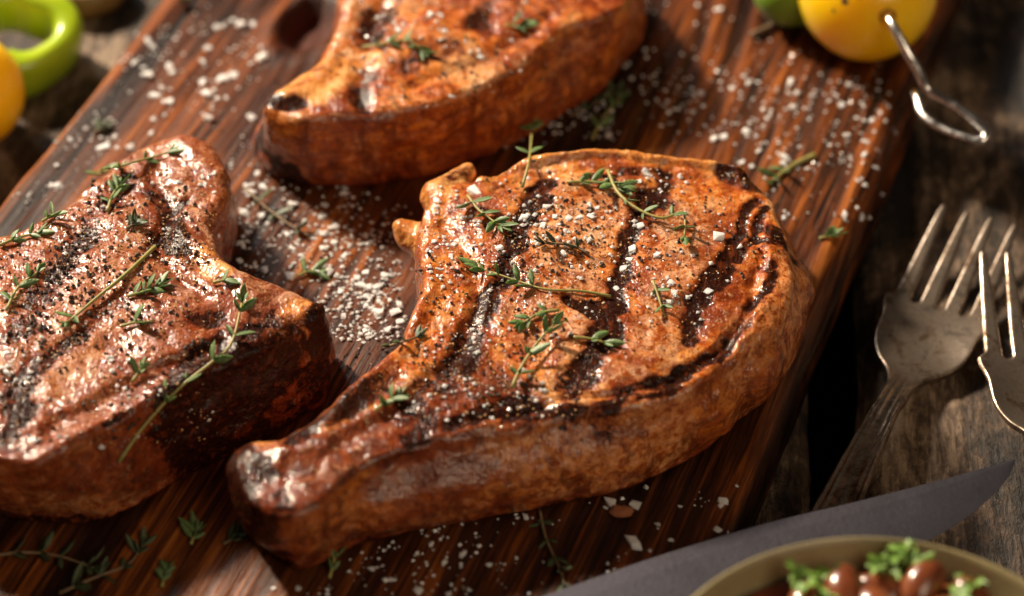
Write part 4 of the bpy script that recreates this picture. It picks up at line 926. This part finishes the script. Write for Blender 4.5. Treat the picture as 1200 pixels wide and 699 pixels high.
# ------------------------------------------------------------------ knife
def make_knife():
    z = ZB + 0.0022
    spine = smooth_open(XY([(1190, 539), (1100, 566), (1000, 592), (900, 616), (780, 652), (650, 697), (430, 775), (300, 822)], z), 6)
    w = np.interp(np.linspace(0, 1, len(spine)), [0, 0.03, 0.08, 0.16, 0.3, 0.5, 1.0], [0.0002, 0.0045, 0.0085, 0.0135, 0.0195, 0.024, 0.027])
    root = empty('knife', (spine[-1][0], spine[-1][1], ZB), 'dark grey steel kitchen knife blade slanting across the bottom right, tip to the right', 'knife')
    base = np.array(root.location); V = []; Fc = []; NC = 7
    for i, p in enumerate(spine):
        t = spine[min(i + 1, len(spine) - 1)] - spine[max(i - 1, 0)]; t /= np.linalg.norm(t); n = np.array([-t[1], t[0]])
        if n[1] > 0: n = -n
        th = 0.0011 * min(1, 0.25 + i / 10)
        ring = []
        for k in range(NC): s = k / (NC - 1); ring.append((p[0] + n[0] * w[i] * s, p[1] + n[1] * w[i] * s, z + th * (1 - s ** 1.6) * (0.9 if s > 0 else 0.8)))
        for k in range(NC - 1, -1, -1): s = k / (NC - 1); ring.append((p[0] + n[0] * w[i] * s, p[1] + n[1] * w[i] * s, z - th * (1 - s ** 1.6) - 0.0001))
        V += [np.array(r) - base for r in ring]
    m = 2 * NC
    for i in range(len(spine) - 1):
        for k in range(m): Fc.append([i * m + k, i * m + (k + 1) % m, (i + 1) * m + (k + 1) % m, (i + 1) * m + k])
    Fc.append(list(range(m))[::-1]); Fc.append([(len(spine) - 1) * m + k for k in range(m)])
    me = mesh_np('blade', V, Fc, False); bm = bmesh.new(); bm.from_mesh(me); bmesh.ops.recalc_face_normals(bm, faces=bm.faces); bm.to_mesh(me); bm.free()
    me.polygons.foreach_set('use_smooth', [False] * len(me.polygons)); link('blade', me, M['knife'], root)
    p0 = spine[-1]; t = spine[-1] - spine[-3]; t /= np.linalg.norm(t); n = np.array([t[1], -t[0]]); n = n if n[1] < 0 else -n
    pts = [np.array([*(p0 + n * 0.010 + t * s), z + 0.007]) - base for s in np.linspace(-0.002, 0.1, 9)]
    V, Fc = tube(pts, [0.007, 0.0085, 0.009, 0.0085, 0.008, 0.0085, 0.009, 0.009, 0.006], 12); link('handle', mesh_np('handle', V, Fc), M['handle'], root)
make_knife()

# ------------------------------------------------------------------ bowl of beans
BC = np.array(P(1040, 852, 0.05)); BR = 0.0495
prof = [(0.0, 0.003), (0.024, 0.003), (0.026, 0.0), (0.029, 0.0005), (0.030, 0.005), (0.038, 0.016), (0.0445, 0.030), (BR - 0.0008, 0.0485), (BR, 0.0498), (BR - 0.0008, 0.0506), (BR - 0.0012, 0.0505), (BR - 0.0018, 0.0490), (0.0405, 0.030), (0.034, 0.017), (0.02, 0.009), (0.0, 0.008)]
V, Fc = lathe(prof, 96)
bowl = tag(link('bowl', mesh_np('bowl', V, Fc), M['bowl'], None, (BC[0], BC[1], 0.0)), 'olive stoneware bowl of baked beans in the lower right foreground', 'bowl')
bowl.location.z = 0.0022
ZS = 0.0472
V = []; Fc = []; ng = 40; vid = {}
for i in range(ng):
    for j in range(ng):
        x = (i / (ng - 1) - 0.5) * 2 * 0.0445; y = (j / (ng - 1) - 0.5) * 2 * 0.0445
        r = math.hypot(x, y)
        if r > 0.0445: x, y = x * 0.0445 / r, y * 0.0445 / r
        V.append((x, y, 0.0006 * math.sin(300 * x) * math.cos(280 * y)))
for i in range(ng - 1):
    for j in range(ng - 1): Fc.append([i * ng + j, (i + 1) * ng + j, (i + 1) * ng + j + 1, i * ng + j + 1])
tag(link('bean_sauce', mesh_np('bean_sauce', V, Fc), M['sauce'], None, (BC[0], BC[1], ZS)), 'dark red brown sauce between the beans in the bowl', 'sauce')
def bean_mesh(seed):
    rnd = random.Random(seed); bm = bmesh.new(); bmesh.ops.create_uvsphere(bm, u_segments=20, v_segments=12, radius=1.0)
    for v in bm.verts:
        x, y, z = v.co; y += 0.28 * x * x - 0.1; v.co = (x * 0.0076, y * 0.0048 * (1 - 0.05 * x), z * 0.0044)
    me = bpy.data.meshes.new('baked_bean'); bm.to_mesh(me); bm.free(); me.polygons.foreach_set('use_smooth', [True] * len(me.polygons)); me.materials.append(M['bean']); return me
BEANS = [bean_mesh(1)]
rb = random.Random(5); placed = []
for k in range(3000):
    a = rb.uniform(0, 2 * math.pi); r = 0.0395 * math.sqrt(rb.random()); x, y = r * math.cos(a), r * math.sin(a)
    if y < -0.012: continue
    if any((x - p[0]) ** 2 + (y - p[1]) ** 2 < 0.0076 ** 2 for p in placed): continue
    placed.append((x, y)); o = bpy.data.objects.new('baked_bean', BEANS[0]); COL.objects.link(o)
    o.location = (BC[0] + x, BC[1] + y, ZS + rb.uniform(0.0005, 0.0035)); o.rotation_euler = (rb.uniform(-0.6, 0.6), rb.uniform(-0.5, 0.5), rb.uniform(0, 6.28)); sc = rb.uniform(0.75, 1.0); o.scale = (sc, sc, sc)
    tag(o, 'glossy reddish brown baked bean in the olive bowl', 'bean', 'baked beans in the bowl')
def parsley_leaf(seed):
    rnd = random.Random(seed); v = [(0, 0, 0)]; n = 22
    for i in range(n):
        a = -2.5 + 5.0 * i / (n - 1); r = (0.0030 + 0.0012 * math.cos(3 * a)) * (1.12 if i % 2 else 0.82) * rnd.uniform(0.9, 1.1)
        v.append((0.0012 + r * math.cos(a), r * math.sin(a), 0.0009 * math.sin(5 * a + seed) - 0.0006 * math.cos(a) ** 2))
    f = [[0, i, i + 1] for i in range(1, n)]
    me = mesh_np('leaf', v, f, True); me.materials.append(M['parsley']); return me
PARS = [parsley_leaf(k) for k in range(4)]
def parsley(px, py, label, seed, n=14, spread=0.006):
    rnd = random.Random(seed); c = Vector(P(px, py, ZS + 0.0048)); root = empty('parsley', c, label, 'herb', 'parsley on the beans')
    for k in range(n):
        o = bpy.data.objects.new('leaf', PARS[k % 4]); COL.objects.link(o); o.parent = root
        o.location = (rnd.gauss(0, spread * 0.5), rnd.gauss(0, spread * 0.4), rnd.uniform(-0.001, 0.0025)); o.rotation_euler = (rnd.uniform(-0.7, 0.7), rnd.uniform(-0.7, 0.7), rnd.uniform(0, 6.28)); sc = rnd.uniform(0.55, 0.9); o.scale = (sc, sc, sc)
parsley(1048, 662, 'bright green parsley clump at the far side of the bowl', 1, 7, 0.0042)
parsley(962, 694, 'bright green parsley clump at the left of the bowl', 2, 9, 0.0055)
parsley(1128, 690, 'small green parsley piece at the right of the bowl', 3, 5, 0.0034)
